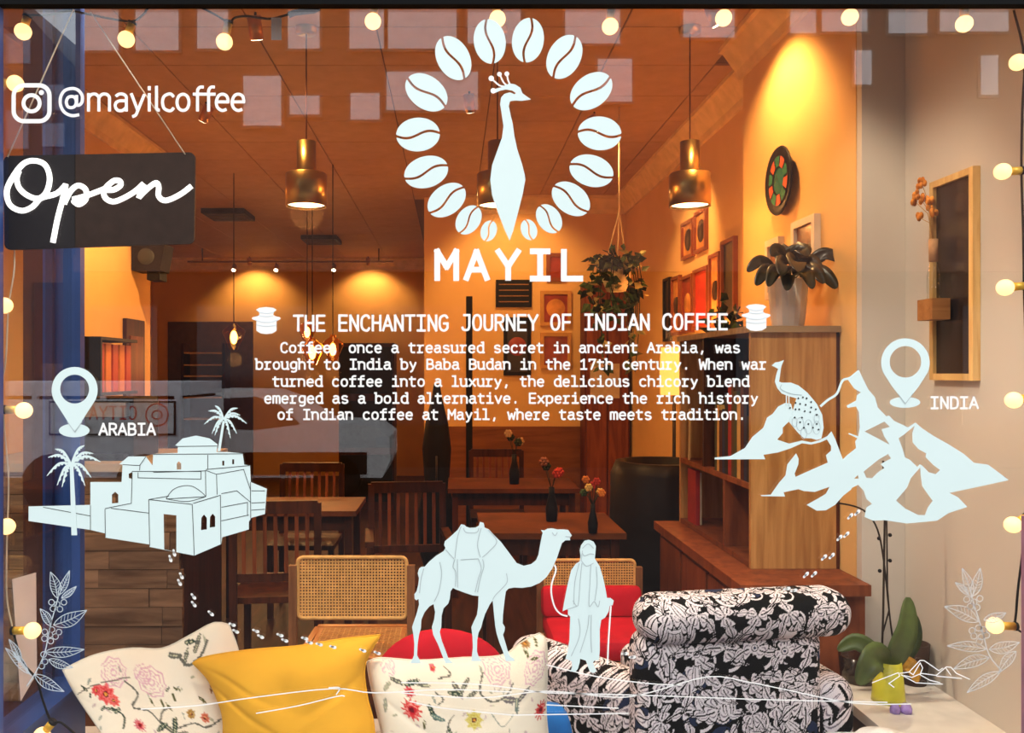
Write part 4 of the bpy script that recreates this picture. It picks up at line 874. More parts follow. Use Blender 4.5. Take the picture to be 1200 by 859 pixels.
MB().box(bx0-.012, bx1, by0-.015, by1, bz1, bz1+.025).build('top_board', wood('grey oak', (.24, .14, .07), (.36, .23, .12), 6, (8, 1, 1)), bc)
for z in (bz0+.0, 1.09): MB().box(bx0, bx1-.012, by0+.022, by1-.022, z, z+.022).build('shelf', REDW, bc)
MB().box(bx0, bx1-.012, 3.62, 3.642, bz0+.022, 1.09).build('divider', REDW, bc)
MB().box(bx0, bx1-.012, 3.92, 3.942, 1.112, bz1).build('divider', DARKW, bc)
bk = [('dark maroon', (.06, .012, .01)), ('black', (.012, .012, .012)), ('brown', (.08, .035, .015)), ('mustard', (.55, .30, .08)), ('navy', (.015, .02, .05)), ('red', (.30, .02, .02)), ('olive', (.05, .05, .02))]
yy = 3.345; k = 0; ordn = ['nearest', 'second', 'third', 'fourth', 'fifth', 'sixth', 'seventh', 'eighth', 'ninth', 'tenth', 'eleventh', 'twelfth']
for k in range(12):
    th = random.uniform(.028, .046); nme, col = bk[(k*3+1) % 7] if k != 10 else bk[3]; h = random.uniform(.26, .40)
    t = thing('book', '%s bound book standing on upper bookcase shelf, %s from the window' % (nme, ordn[k]), 'book', (1.25, yy+th/2, 1.113), 'books on the upper shelf')
    cm_ = mat('book cover '+nme, col, .6)
    MB().box(1.168, 1.34, yy, yy+.003, 1.1125, 1.1125+h).box(1.168, 1.34, yy+th-.003, yy+th, 1.1125, 1.1125+h).box(1.166, 1.170, yy, yy+th, 1.1125, 1.1125+h).build('cover', cm_, t)
    MB().box(1.170, 1.335, yy+.003, yy+th-.003, 1.115, 1.1125+h-.004).build('pages', mat('pages', (.6, .5, .35), .9), t); yy += th+.001
    if 3.88 < yy < 3.95: yy = 3.95
t = thing('book', 'tilted honey coloured slim board leaning at the far end of the upper shelf', 'board', (1.19, 4.25, 1.113))
MB().add([(1.16, 4.20, 1.113), (1.19, 4.30, 1.113), (1.17, 4.215, 1.36), (1.175, 4.24, 1.36), (1.17, 4.20, 1.113), (1.20, 4.30, 1.113), (1.18, 4.215, 1.36), (1.185, 4.24, 1.36)], [(0, 1, 3, 2), (4, 6, 7, 5), (0, 4, 5, 1), (2, 3, 7, 6), (0, 2, 6, 4), (1, 5, 7, 3)]).build('board_panel', wood('honey pine', (.55, .28, .08), (.7, .4, .14)), t); t.name = 'wooden_board'
t = thing('book', 'red book on the lower bookcase shelf', 'book', (1.2, 4.2, .809)); MB().box(1.17, 1.19, 4.10, 4.24, .809, 1.07).build('cover', MATS['book cover red'] if 'book cover red' in MATS else RED, t); MB().box(1.1901, 1.2, 4.105, 4.235, .81, 1.06).build('pages', mat('pages', (.6, .5, .35), .9), t)
# potted plant on bookcase
pp_ = thing('potted_plant', 'dark leaved plant in a ribbed white pot on the oak bookcase', 'plant', (1.35, 3.45, 1.725))
pc0 = (1.345, 3.42, 1.7255)
prof = [(.001, 0), (.058, 0), (.064, .03), (.078, .19), (.073, .19), (.070, .165), (.001, .165)]
mb = MB(); n = 36; vs = []
for r, h in prof:
    for k in range(n): a = 2*math.pi*k/n; rr = r*(1+(.02 if k % 2 else -.0)); vs.append((pc0[0]+rr*math.cos(a), pc0[1]+rr*math.sin(a), pc0[2]+h))
mb.add(vs, [(i*n+k, i*n+(k+1) % n, (i+1)*n+(k+1) % n, (i+1)*n+k) for i in range(len(prof)-1) for k in range(n)])
mb.build('pot', mat('white ribbed ceramic', (.72, .66, .60), .4), pp_)
PL = mat('near black leaf', (.018, .016, .010), .35, var=.5, scale=10)
top = Vector((pc0[0], pc0[1], pc0[2]+.17))
for (x, y, Y, w) in ((876, 318, 3.35, .05), (886, 334, 3.3, .055), (900, 335, 3.25, .055), (915, 322, 3.2, .07), (905, 300, 3.35, .06), (930, 300, 3.4, .07), (945, 300, 3.3, .075), (960, 320, 3.3, .07), (985, 306, 3.35, .055), (980, 338, 3.3, .065), (965, 332, 3.25, .06), (922, 340, 3.22, .06), (952, 338, 3.22, .055), (935, 318, 3.15, .08), (915, 300, 3.45, .06)):
    e = Vector(P(x, y, Y)); md = (top+e)/2+Vector((0, 0, .06)); q = [top, top+(md-top)*.6, md, e]
    MB().tube([top, top+(md-top)*.6+Vector((0, 0, .02)), md], .003, 6).build('stem', PL, pp_)
    strap_leaf('leaf', [top+(md-top)*.7, md+(e-md)*.4+Vector((0, 0, .02)), e], w, PL, pp_)

# ================= things on right walls
def wframe(label, x0, x1, yt, yb, WX, fm, pic, name='picture_frame', inset=.022, mark=None, grp=None):
    Ya, Yb_ = WX/((x1-VX)/F), WX/((x0-VX)/F); Ym = (Ya+Yb_)/2; zt, zb = EYE+(VY-yt)/F*Ym, EYE+(VY-yb)/F*Ym
    t = thing(name, label, 'picture', (WX, Ym, zb), grp); i = inset
    for b in ((Ya, Ya+i, zb, zt), (Yb_-i, Yb_, zb, zt), (Ya+i, Yb_-i, zb, zb+i), (Ya+i, Yb_-i, zt-i, zt)): MB().box(WX-.028, WX-.001, *b).build('frame_rail', fm, t)
    MB().box(WX-.012, WX-.001, Ya+i, Yb_-i, zb+i, zt-i).build('print', pic, t)
    if mark: MB().lathe((WX-.018, Ym, (zt+zb)/2), [(.0, 0), (min(.07, (Yb_-Ya)*.28), 0), (min(.08, (Yb_-Ya)*.3), .006)], 16, 'x').build('motif', mark, t)
OR = mat('orange print', (.62, .24, .06), .6, var=.4, scale=7); DR = mat('dark red print', (.28, .03, .015), .35, var=.4, scale=7); DK = mat('dark print', (.03, .02, .015), .3, var=.5, scale=6)
RF = mat('red brown frame', (.22, .05, .015), .4)
g_ = 'pictures along the right wall'
wframe('small upright orange framed picture, farther of the high pair', 802, 815, 259, 303, X2, RF, OR, mark=DK, grp=g_)
wframe('small upright orange framed picture, nearer of the high pair', 817, 830.5, 246, 295, X2, RF, OR, mark=DK, grp=g_)
wframe('tall dark framed picture with a red-brown frame, nearest the white pot', 849, 865, 280, 372, X2, RF, DK, grp=g_)
wframe('orange picture right behind the tall dark one', 834.5, 847, 297, 384, X2, RF, OR, mark=DK, grp=g_)
wframe('large bright red picture in the right wall row', 816, 833, 314, 386, X2, RF, mat('bright red print', (.55, .03, .015), .35, var=.3, scale=6), grp=g_)
wframe('deep red picture left of the bright red one', 801, 814.5, 323, 390, X2, RF, DR, mark=OR, grp=g_)
wframe('narrow orange picture with dark oval in the right wall row', 790, 799.5, 324, 393, X2, RF, OR, mark=DK, grp=g_)
wframe('narrow black panel at far end of the right wall row', 780.5, 788, 326, 400, X2, BLACK, DK, grp=g_)
WF = mat('white frame', (.66, .52, .38), .5)
wframe('white framed picture on the near wall above the plant', 934, 962, 256, 330, X1, WF, mat('amber print', (.35, .12, .03), .25, var=.7, scale=9), inset=.03)
wframe('white framed picture half hidden behind the plant leaves', 903, 919, 280, 350, X1, WF, mat('amber print', (.35, .12, .03), .25), inset=.03)
t = thing('wall_plate', 'round painted plate in green and red hung high on the near wall', 'plate', (X1, 3.84, 2.4))
pz = EYE+(VY-212)/F*3.84
MB().lathe((X1-.03, 3.84, pz), [(0, 0), (.10, .006), (.150, -.008), (.155, .0), (.10, .02), (0, .029)], 32, 'x').build('plate_body', BLACK, t)
MB().lathe((X1-.034, 3.84, pz), [(0, 0), (.06, .003)], 24, 'x').build('plate_centre', mat('teal glaze', (.02, .13, .10), .2), t)
for k in range(10):
    a0, a1 = 2*math.pi*k/10, 2*math.pi*(k+.8)/10; q = []
    for r, hh in ((.065, .0025), (.11, .0)):
        for a in np.linspace(a0, a1, 5): q.append((X1-.036-(hh*0), 3.84+r*math.cos(a), pz+r*math.sin(a)))
    MB().add(q, [(i, i+1, i+6, i+5) for i in range(4)]).build('plate_petal', mat('coral glaze', (.62, .12, .05), .25) if k % 2 else mat('green glaze', (.03, .18, .10), .25), t)
# spot on the near wall: real fitting above frame
def spotlight(label, loc, aim, e, group=None, ang=70):
    t = thing('spotlight', label, 'spotlight', loc, group); a = Vector(loc); d = (Vector(aim)-a).normalized()
    MB().tube([a, a+Vector((0, 0, .07))], .006, 6).build('stem', BLACK, t)
    MB().tube([a-d*.05, a+d*.05], .032, 14).build('housing', mat('copper housing', (.55, .25, .10), .3, .8), t)
    MB().tube([a+d*.0505, a+d*.052], .027, 14).build('lens', emit('lit lens', (1, .80, .48), 14), t)
    r = d.to_track_quat('-Z', 'Y').to_euler(); lamp('light', tuple(a+d*.07), e, r=.03, kind='SPOT', spot=math.radians(ang), rot=r, parent=t, col=(1, .56, .20))
spotlight('ceiling spotlight over the near wall plate', (1.15, 3.75, 3.12), (1.5, 3.85, 2.4), 62, None, 120)
spotlight('added ceiling spotlight washing the picture wall', (.9, 5.4, 3.12), (1.67, 5.9, 2.1), 100)  # added washer that turns the upper picture wall orange
spotlight('added ceiling spotlight washing the left wall', (-1.5, 5.2, 3.12), (-2.3, 5.7, 1.9), 170)  # added washer, lifts the left wall to a brighter orange

for k, (x, y, aim, e, lb) in enumerate(((.9, 2.35, (1.3, 3.3, 1.2), 60, 'right'), (.4, 2.35, (1.64, 2.9, 1.2), 22, 'middle right'), (-.1, 2.30, (.9, 2.6, .6), 150, 'middle'), (-.6, 2.35, (-.4, 2.5, .5), 90, 'middle left'), (-.9, 2.5, (-1.8, 4.0, .6), 170, 'left'))):  # added spots out of view that brighten the display and near surfaces
    t = thing('added_window_spot', 'added unseen spotlight above the window display, %s one' % lb, 'spotlight', (x, y, 3.1), 'added unseen spotlights above the window display'); a = Vector((x, y, 3.1)); d = (Vector(aim)-a).normalized()
    MB().tube([a, (x, y, CL)], .008, 8).build('stem', BLACK, t); MB().tube([a-d*.06, a+d*.06], .035, 14).build('housing', BLACK, t); MB().tube([a+d*.061, a+d*.063], .03, 14).build('lens', emit('lit daylight lens', (1, .9, .75), 10), t)
    lamp('light', tuple(a+d*.08), e, col=(1, .82, .60), r=.04, kind='SPOT', spot=math.radians(75), rot=d.to_track_quat('-Z', 'Y').to_euler(), parent=t)
# ================= pendants
def pendant(x, label, Y=4.15):
    c = P(x, 240, Y); zb = EYE+.193*Y
    t = thing('pendant_lamp', label, 'lamp', (c[0], Y, zb), 'brass pendant lamps in a row')
    MB().lathe((c[0], Y, zb), [(.094, 0), (.100, .0), (.100, .155), (.095, .160), (.045, .160), (.0, .160)], 32).build('shade', BRASS, t)
    MB().lathe((c[0], Y, zb), [(.047, .160), (.047, .315), (.0, .318)], 24).build('neck', BRASS, t)
    MB().lathe((c[0], Y, zb+.012), [(0, 0), (.093, 0), (.093, .003)], 28).build('diffuser', emit('lit diffuser', (1, .80, .50), 5), t)
    MB().tube([(c[0], Y, zb+.315), (c[0], Y, CL-.001)], .0035, 6).build('cord', mat('brown flex', (.10, .03, .015), .6), t)
    MB().lathe((c[0], Y, CL), [(.0, -.03), (.05, -.028), (.055, -.001)], 20).build('ceiling_rose', BRASS, t)
    lamp('light', (c[0], Y, zb-.03), 15, r=.08, parent=t)
pendant(359, 'brass cylinder pendant lamp left of the bean ring')
pendant(583, 'brass cylinder pendant lamp behind the peacock emblem')
pendant(808.5, 'brass cylinder pendant lamp right of the bean ring')
# amber glass pendants
AG = glass('amber glass', (.98, .62, .22), 1.5, .05)
def amber(x, y, Y, label, s=1.0):
    c = P(x, y, Y); t = thing('glass_pendant', label, 'lamp', c, 'amber glass pendants near the counter')
    MB().lathe(c, [(.035*s, -.115*s), (.10*s, .03*s), (.095*s, .05*s), (.03*s, .10*s), (.025*s, .12*s)], 8).build('glass_shade', AG, t)
    MB().ball((c[0], c[1], c[2]-.01), .030*s, 12, (1, 1, 1.9)).build('bulb', emit('lit amber bulb', (1, .66, .26), 16), t)
    MB().tube([(c[0], c[1], c[2]+.12*s), (c[0], c[1], CL)], .004, 6).build('cord', CABLE, t)
    lamp('light', (c[0], c[1], c[2]-.20), 10, r=.06, parent=t)
amber(274, 394, 7.2, 'faceted amber glass pendant alone at left')
amber(360, 388, 7.2, 'amber glass pendant highest of the cluster behind the paragraph', .8)
amber(366, 412, 6.6, 'amber glass pendant lowest of the cluster behind the paragraph', .9)
amber(390, 408, 6.9, 'amber glass pendant at right of the cluster behind the paragraph', .9)
# track with spots at the back
tr = thing('light_track', 'slim ceiling light track near the far back wall', 'light track', (-2.2, 11.6, 3.02))
MB().box(-3.6, -.8, 11.59, 11.63, 3.03, 3.05).build('rail', mat('brown rail', (.2, .09, .03), .5), tr)
MB().tube([(-3.4, 11.61, 3.05), (-3.4, 11.61, CL)], .008, 6).build('hanger', BLACK, tr); MB().tube([(-1.0, 11.61, 3.05), (-1.0, 11.61, CL)], .008, 6).build('hanger', BLACK, tr)
for i, (x, lb) in enumerate(((272, 'left'), (322, 'middle'), (390, 'right'))):
    c = P(x, 317, 11.5); spotlight('track spotlight glowing at the far back, %s of three' % lb, (c[0], 11.6, 2.955), (c[0]+.1, 9.5, .8), 60, 'spotlights on the back track', 110)
spotlight('added ceiling spotlight brushing the back wall, left', (-2.9, 12.2, 3.12), (-2.9, 12.65, 2.4), 40, 'added wall washers', 120)  # this washer and the next are added to warm the upper back wall
spotlight('added ceiling spotlight brushing the back wall, right', (-1.2, 12.2, 3.12), (-1.2, 12.65, 2.4), 40, 'added wall washers', 120)
spotlight('added ceiling spotlight over the dark middle tables', (.1, 5.0, 3.12), (.4, 6.4, .8), 90, None, 110)  # added for warm light at table height
spotlight('added ceiling spotlight over the slat chairs at left', (-.9, 3.9, 3.12), (-.8, 5.2, .7), 60, None, 100)  # added for reddish warm light on the left chairs
spotlight('added ceiling spotlight over the menu board', (.5, 7.3, 3.12), (.6, 8.2, 2.2), 60, None, 100)  # added washer to warm the right back wall
for (x, y, lb) in ((377, 279, 'nearer'), (268, 249, 'farther left')):
    Y = 1.67/(VY-y)*1000; c = P(x, y, Y); t = thing('ceiling_vent', 'dark square ceiling vent, %s one' % lb, 'vent', (c[0], Y, CL-.03))
    MB().box(c[0]-.22, c[0]+.22, Y-.25, Y+.25, CL-.05, CL-.001).build('vent_body', BLACK, t)
    for k in range(4): MB().box(c[0]-.19, c[0]+.19, Y-.2+k*.11, Y-.15+k*.11, CL-.056, CL-.0501).build('louvre', mat('vent grey', (.08, .04, .02), .6), t)
# speaker
t = thing('speaker', 'black wall speaker tilted down under the hanging sign', 'speaker', (-2.2, 6.2, 2.2))
vs = []
for z, xa, xb in ((2.27, -2.29, -2.09), (2.46, -2.29, -2.055)): vs += [(xa, 6.1, z), (xb, 6.1, z), (xb, 6.3, z), (xa, 6.3, z)]
MB().add(vs, [(0, 3, 2, 1), (4, 5, 6, 7), (0, 1, 5, 4), (1, 2, 6, 5), (2, 3, 7, 6), (3, 0, 4, 7)]).build('cabinet', BLACK, t)
MB().box(-2.19, -2.10, 6.12, 6.28, 2.205, 2.27).build('bracket', BLACK, t)
MB().lathe((-2.19, 6.098, 2.37), [(0, .0), (.055, -.002), (.06, .002)], 16, 'y').build('cone', mat('cone grey', (.04, .04, .04), .5), t)

# ================= back area
ck = thing('menu_board', 'dark menu board hung on the right back wall', 'board', P(601, 360, 8.19)); a = P(581, 360, 8.19); b = P(623, 328, 8.19)
MB().box(a[0], b[0], 8.175, 8.199, a[2], b[2]).build('board_panel', BLACK, ck)
for k in range(4): MB().box(a[0]+.03, b[0]-.03, 8.172, 8.1749, b[2]-.05-k*.055, b[2]-.04-k*.055).build('text_row', mat('faded text', (.25, .12, .05), .7), ck)
def bframe(label, x0, x1, y0, y1, Y, fm, pic, mark=None):
    a = P(x0, y1, Y); b = P(x1, y0, Y); t = thing('picture_frame', label, 'picture', (a[0], Y, a[2])); i = .035
    MB().box(a[0], b[0], Y-.03, Y-.001, a[2], a[2]+i).box(a[0], b[0], Y-.03, Y-.001, b[2]-i, b[2]).box(a[0], a[0]+i, Y-.03, Y-.001, a[2]+i, b[2]-i).box(b[0]-i, b[0], Y-.03, Y-.001, a[2]+i, b[2]-i).build('frame', fm, t)
    MB().box(a[0]+i, b[0]-i, Y-.015, Y-.001, a[2]+i, b[2]-i).build('print', pic, t)
    if mark: MB().lathe(((a[0]+b[0])/2, Y-.0152, (a[2]+b[2])/2), [(0, -.003), (.08, -.002), (.09, 0)], 18, 'y').build('motif', mark, t)
bframe('dark red picture behind the shop name', 640, 662, 297, 330, 8.2, RF, DR)
bframe('rust red picture with a round motif under the shop name', 633, 669, 341, 382, 8.2, mat('ochre frame', (.55, .26, .07), .5), DR, OR)
bframe('black framed picture with a red oval in the back room', 590, 622, 372, 440, 8.2, BLACK, DK, DR)
bframe('rust red picture below the round motif one', 633, 669, 390, 432, 8.2, mat('ochre frame', (.55, .26, .07), .5), DR)
t = thing('wall_cabinet', 'dark red tall cabinet beside the hanging plant', 'cabinet', (1.35, 8.0, 0))
a = P(683, 330, 8.0); b = P(735, 330, 8.0)
MB().box(a[0], b[0], 7.9, 8.16, 0, 2.37).build('cabinet_body', wood('cherry wood', (.10, .02, .008), (.22, .05, .018)), t)
for k in range(2): MB().box(a[0]+.02+k*.2, a[0]+.2+k*.2, 7.885, 7.8999, .1, 2.3).build('door', REDW, t)
MB().box(a[0]+.05, a[0]+.32, 7.87, 7.8849, 1.30, 1.62).build('white_notice', mat('pale paper', (.6, .45, .3), .8), t)
# hanging plant
hp = thing('hanging_plant', 'trailing plant in a pale pot hung on cords from the ceiling', 'plant', (1.08, 5.4, 1.9))
hc = Vector(P(722, 325, 5.4)); MB().lathe(tuple(hc), [(.0, -.09), (.06, -.09), (.095, .0), (.09, .07), (.08, .07), (.08, .04), (0, .04)], 20).build('pot', mat('mottled pale pot', (.62, .50, .30), .6, var=.3, scale=20), hp)
for k in range(3):
    a = 2.1*k+.4; MB().tube([hc+Vector((.09*math.cos(a), .09*math.sin(a), .02)), (hc.x+.02, hc.y, hc.z+.42), (hc.x+.02, hc.y, CL)], .005, 6).build('cord', mat('pale macrame', (.75, .55, .3), .8), hp)
LG = [mat('ivy green', (.05, .085, .025), .45, var=.5, scale=20), mat('ivy dark', (.02, .028, .010), .5, var=.4), mat('ivy pale', (.42, .34, .12), .5, var=.3)]
def leafquad(mb, p, s):
    d = Vector((random.gauss(0, 1), random.gauss(0, 1), random.gauss(-.4, .8))).normalized(); u = d.cross(Vector((random.random(), random.random(), random.random()))).normalized(); n = d.cross(u)
    mb.add([p, p+d*s*.35+u*s*.38, p+d*s+n*s*.1, p+d*s*.35-u*s*.38, p+d*s*.4+n*s*.08], [(0, 1, 4), (1, 2, 4), (2, 3, 4), (3, 0, 4)])
for v in range(16):
    a = random.uniform(0, 6.28); L = random.uniform(.15, .62); q = [hc+Vector((.07*math.cos(a), .07*math.sin(a), .07)), hc+Vector((.13*math.cos(a), .13*math.sin(a), .11)), hc+Vector((.16*math.cos(a), .13*math.sin(a), -L*.4)), hc+Vector((.13*math.cos(a)+random.uniform(-.03, .03), .12*math.sin(a), -L))]
    q = [Vector(p) for p in smooth(q, 6)]; vn = MB().tube(q, .003, 5).build('vine', LG[1], hp)
    for k in range(len(q)):
        for j in range(3):
            mb = MB(); leafquad(mb, q[k]+Vector((random.gauss(0, .02), random.gauss(0, .02), random.gauss(0, .02))), random.uniform(.045, .085))
            if (v*19+k)*3+j < 290: mb.build('leaf', LG[random.choice((0, 0, 1, 1, 2))], hp)
            elif j == 0: pass
# small dark plant on the picture wall shelf
sp = thing('potted_plant', 'small dark bushy plant in front of the picture wall', 'plant', (1.5, 4.9, 1.72))
sc = Vector((1.53, 4.75, 1.76))
MB().box(1.42, 1.668, 4.6, 5.6, 1.635, 1.66).build('wall_shelf', OAK, tag(thing('wall_shelf', 'long narrow honey wood shelf under the row of pictures', 'shelf', (1.6, 5.1, 1.63)), None))
MB().lathe((1.53, 4.75, 1.6605), [(.0, 0), (.045, 0), (.055, .10), (.05, .10), (0, .09)], 16).build('pot', BLACK, sp)
for k in range(46):
    mb = MB(); leafquad(mb, sc+Vector((random.gauss(0, .05), random.gauss(0, .07), random.gauss(.07, .07))), random.uniform(.06, .10)); mb.build('leaf', LG[random.choice((0, 1, 1))], sp)
for k in range(5): MB().tube([sc, sc+Vector((random.gauss(0, .05), random.gauss(0, .05), .15))], .004, 5).build('stem', LG[1], sp)
# floor lamp
fl_ = thing('floor_lamp', 'floor lamp with glowing golden drum shade on a black pole', 'lamp', (1.42, 5.4, 0))
c = P(790, 433, 5.4)
MB().lathe((c[0], 5.4, 0), [(0, 0), (.13, 0), (.13, .02), (.01, .03), (.011, 1.42), (0, 1.42)], 20).build('pole', BLACK, fl_)
MB().lathe((c[0], 5.4, 0), [(.085, 1.40), (.09, 1.55), (.082, 1.70)], 24).build('lamp_shade', emit('glowing shade', (1, .50, .10), 1.5), fl_)
lamp('light', (c[0], 5.4, 1.78), 16, r=.05, parent=fl_)
# dark column + instrument case
struct('trim_11', MB().box(.12, .175, 7.4, 7.46, 0, 2.2), BLACK)
t = thing('instrument_case', 'tall black instrument case standing in mid room', 'case', (-.18, 6.6, 0))
mb = MB(); q = []
for z, w in ((.0, .11), (.15, .17), (.45, .18), (.7, .12), (.95, .14), (1.15, .11), (1.35, .05), (1.45, .03)):
    for k in range(12): a = 2*math.pi*k/12; q.append((-.12+w*math.cos(a)*.8, 6.6+w*.5*math.sin(a), z))
mb.add(q, [(i*12+k, i*12+(k+1) % 12, (i+1)*12+(k+1) % 12, (i+1)*12+k) for i in range(7) for k in range(12)]+[tuple(range(12))[::-1], tuple(84+k for k in range(12))], True); mb.build('case_body', BLACK, t)
MB().tube([(-.12, 6.52, .7), (-.12, 6.49, .75), (-.12, 6.49, .85), (-.12, 6.52, .9)], .008, 6).build('handle', mat('case handle', (.05, .04, .04), .5), t)
# rear shelf rack at left
t = thing('shelf_rack', 'dim shelf rack with pale shelf edges in the rear doorway', 'shelf', (-3.7, 12.4, 0))
for k, y in enumerate((413, 427, 440, 465, 490)):
    a = P(218, y, 12.3); b = P(262, y, 12.3); MB().box(a[0], b[0], 12.2, 12.5, a[2]-.02, a[2]).build('shelf', mat('pale shelf', (.85, .62, .36), .5), t)
for x in (216, 264): a = P(x, 400, 12.3); MB().box(a[0]-.02, a[0]+.02, 12.2, 12.5, 0, 1.95).build('upright', DARKW, t)
# wine/coffee wall cabinet & shelf behind the paragraph
t = thing('service_cabinet', 'black fronted service cabinet behind the paragraph lettering', 'cabinet', (-1.6, 9.5, 0))
a = P(397, 402, 9.5); b = P(462, 402, 9.5)
MB().box(a[0], b[0], 9.5, 9.9, 0, a[2]).build('cabinet_body', DARKW, t)
for k in range(3): MB().box(a[0]+.02, b[0]-.02, 9.48, 9.4999, .1+k*.6, .62+k*.6).build('door', BLACK, t)
t = thing('coffee_machine', 'dark coffee machine on the plank counter behind the village dome', 'machine', (-1.6, 4.2, 1.13))
# plank-clad counter at left
ct = thing('counter', 'plank clad service counter at the left', 'counter', (-1.7, 4.3, 0))
MB().box(-2.28, -1.27, 4.02, 4.7, 0, 1.08).build('counter_core', DARKW, ct)
MB().box(-2.295, -1.25, 3.97, 4.75, 1.081, 1.12).build('worktop', wood('pale worktop', (.42, .30, .18), (.56, .42, .28), 5, (8, 1, 1)), ct)
r3 = random.Random(5); z = .005; row = 0
while z < 1.07:
    h = .088; x = -2.28-(row % 3)*.13
    while x < -1.27:
        L = r3.uniform(.24, .52); x0, x1 = max(x, -2.28), min(x+L, -1.262)
        if x1-x0 > .03: MB().box(x0+.0015, x1-.0015, 4.0-r3.uniform(0, .012), 4.019, z+.0015, min(z+h, 1.08)-.0015).build('plank', PLANKM, ct)
        x += L
    z += h; row += 1
MB().box(-1.86, -1.55, 4.15, 4.5, 1.1205, 1.42).build('machine_body', BLACK, bpy.data.objects['coffee_machine']); MB().box(-1.84, -1.57, 4.10, 4.1499, 1.33, 1.40).build('group_head', mat('steel', (.3, .3, .3), .3, 1), bpy.data.objects['coffee_machine']); MB().box(-1.84, -1.57, 4.08, 4.1499, 1.121, 1.15).build('drip_tray', BLACK, bpy.data.objects['coffee_machine'])
# rack of bright packets above counter on left wall
t = thing('packet_rack', 'dark rack of orange and red packets above the counter', 'rack', (-2.2, 5.3, 1.4))
MB().box(-2.299, -2.12, 5.15, 5.75, 1.74, 1.76).box(-2.299, -2.12, 5.15, 5.17, 1.35, 1.74).build('rack_frame', BLACK, t)
for k in range(5): MB().box(-2.28+k*.001, -2.15, 5.19+k*.11, 5.27+k*.11, 1.42, 1.72).build('packet', mat('orange packet', (.70, .20, .03), .5) if k % 2 else mat('red packet', (.5, .05, .02), .5), t)
MB().box(-2.299, -2.12, 5.15, 5.75, 1.40, 1.4199).build('rack_shelf', BLACK, t)
t = thing('round_wall_sign', 'small dark round sign seen beyond the side glass', 'sign', (-2.29, 5.0, 1.9)) if False else None

# ================= cane chairs, tables
CANE = mat('cane strand', (.62, .34, .11), .6, var=.15, scale=30); CFR = wood('chair walnut', (.13, .05, .02), (.24, .10, .04), 6)
def cane_panel(name, w, h, parent, y, z, step=.0115):
    mb = MB()
    nx, nz = int(w/step), int(h/step)
    for i in range(nx+1): x = -w/2+w*i/nx; mb.box(x-.0028, x+.0028, y-.0015, y+.0015, z, z+h)
    for j in range(nz+1): zz = z+h*j/nz; mb.box(-w/2, w/2, y-.003, y, zz-.0028, zz+.0028)
    return tag(mb.build(name, CANE, parent), None, None, None, 'stuff')
def rframe(w, h, y, z, r, t):
    q = []
    for cx, cz, a in ((w/2-.02, z+h-.02, 0), (-w/2+.02, z+h-.02, 90), (-w/2+.02, z+.02, 180), (w/2-.02, z+.02, 270)):
        for k in range(5): b = math.radians(a+22.5*k); q.append((cx+.02*math.cos(b), y, cz+.02*math.sin(b)))
    return MB().tube(q+[q[0]], r, 8, False)
def cane_chair(label, loc, rz, red=False, zb=.595, bw=.42, bh=.235):
    t = thing('cane_chair', label, 'chair', (0, 0, 0), 'cane backed chairs'); sz = .375 if red else .44
    cane_panel('cane_back', bw-.01, bh-.01, t, 0, zb+.005); rframe(bw, bh, 0, zb, .008, .01).build('back_frame', CANE, t)
    for s in (-1, 1):
        MB().bar((s*(bw/2+.018), .01, 0), (s*(bw/2+.018), 0, zb+bh-.03), .03, .03).build('leg', CFR, t)
        MB().bar((s*.20, -.44, 0), (s*.20, -.42, sz-.02), .03, .03).build('leg', CFR, t)
        MB().bar((s*.215, 0, sz-.03), (s*.20, -.43, sz-.03), .025, .05).build('seat_rail', mat('honey seat wood', (.45, .18, .05), .4), t)
    MB().bar((-.2, -.43, sz-.03), (.2, -.43, sz-.03), .03, .06).build('seat_rail', mat('honey seat wood', (.45, .18, .05), .4), t)
    if red:
        vs, fs = rbox_np((.215, .215, .045), .035, .02); np_obj('seat_pad', vs+np.array([0, -.215, sz+.045]), fs, RED, t)
        vs, fs = rbox_np((.225, .035, .070), .03, .02); vs = vs@np.array([[1, 0, 0], [0, math.cos(.2), -math.sin(.2)], [0, math.sin(.2), math.cos(.2)]]); np_obj('back_pad', vs+np.array([0, -.06, sz+.15]), fs, RED, t)
    else:
        MB().box(-.19, .19, -.42, -.015, sz-.03, sz-.005).build('seat_board', mat('honey seat wood', (.45, .18, .05), .4), t)
        s_ = MB(); 
        for i in range(16): s_.box(-.17+i*.022, -.166+i*.022, -.40, -.03, sz-.005, sz-.002)
        for i in range(16): s_.box(-.17, .17, -.40+i*.023, -.396+i*.023, sz-.004, sz-.001)
        tag(s_.build('cane_seat', CANE, t), None, None, None, 'stuff')
    t.location = loc; t.rotation_euler.z = rz; return t
cane_chair('cane chair with its square cane back turned to the window', (-.387, 3.30, 0), math.pi)
cane_chair('cane chair with red seat and back pads behind the traveller decal', (.62, 3.86, -.13+.13), 0, True, zb=.46, bw=.41, bh=.235)
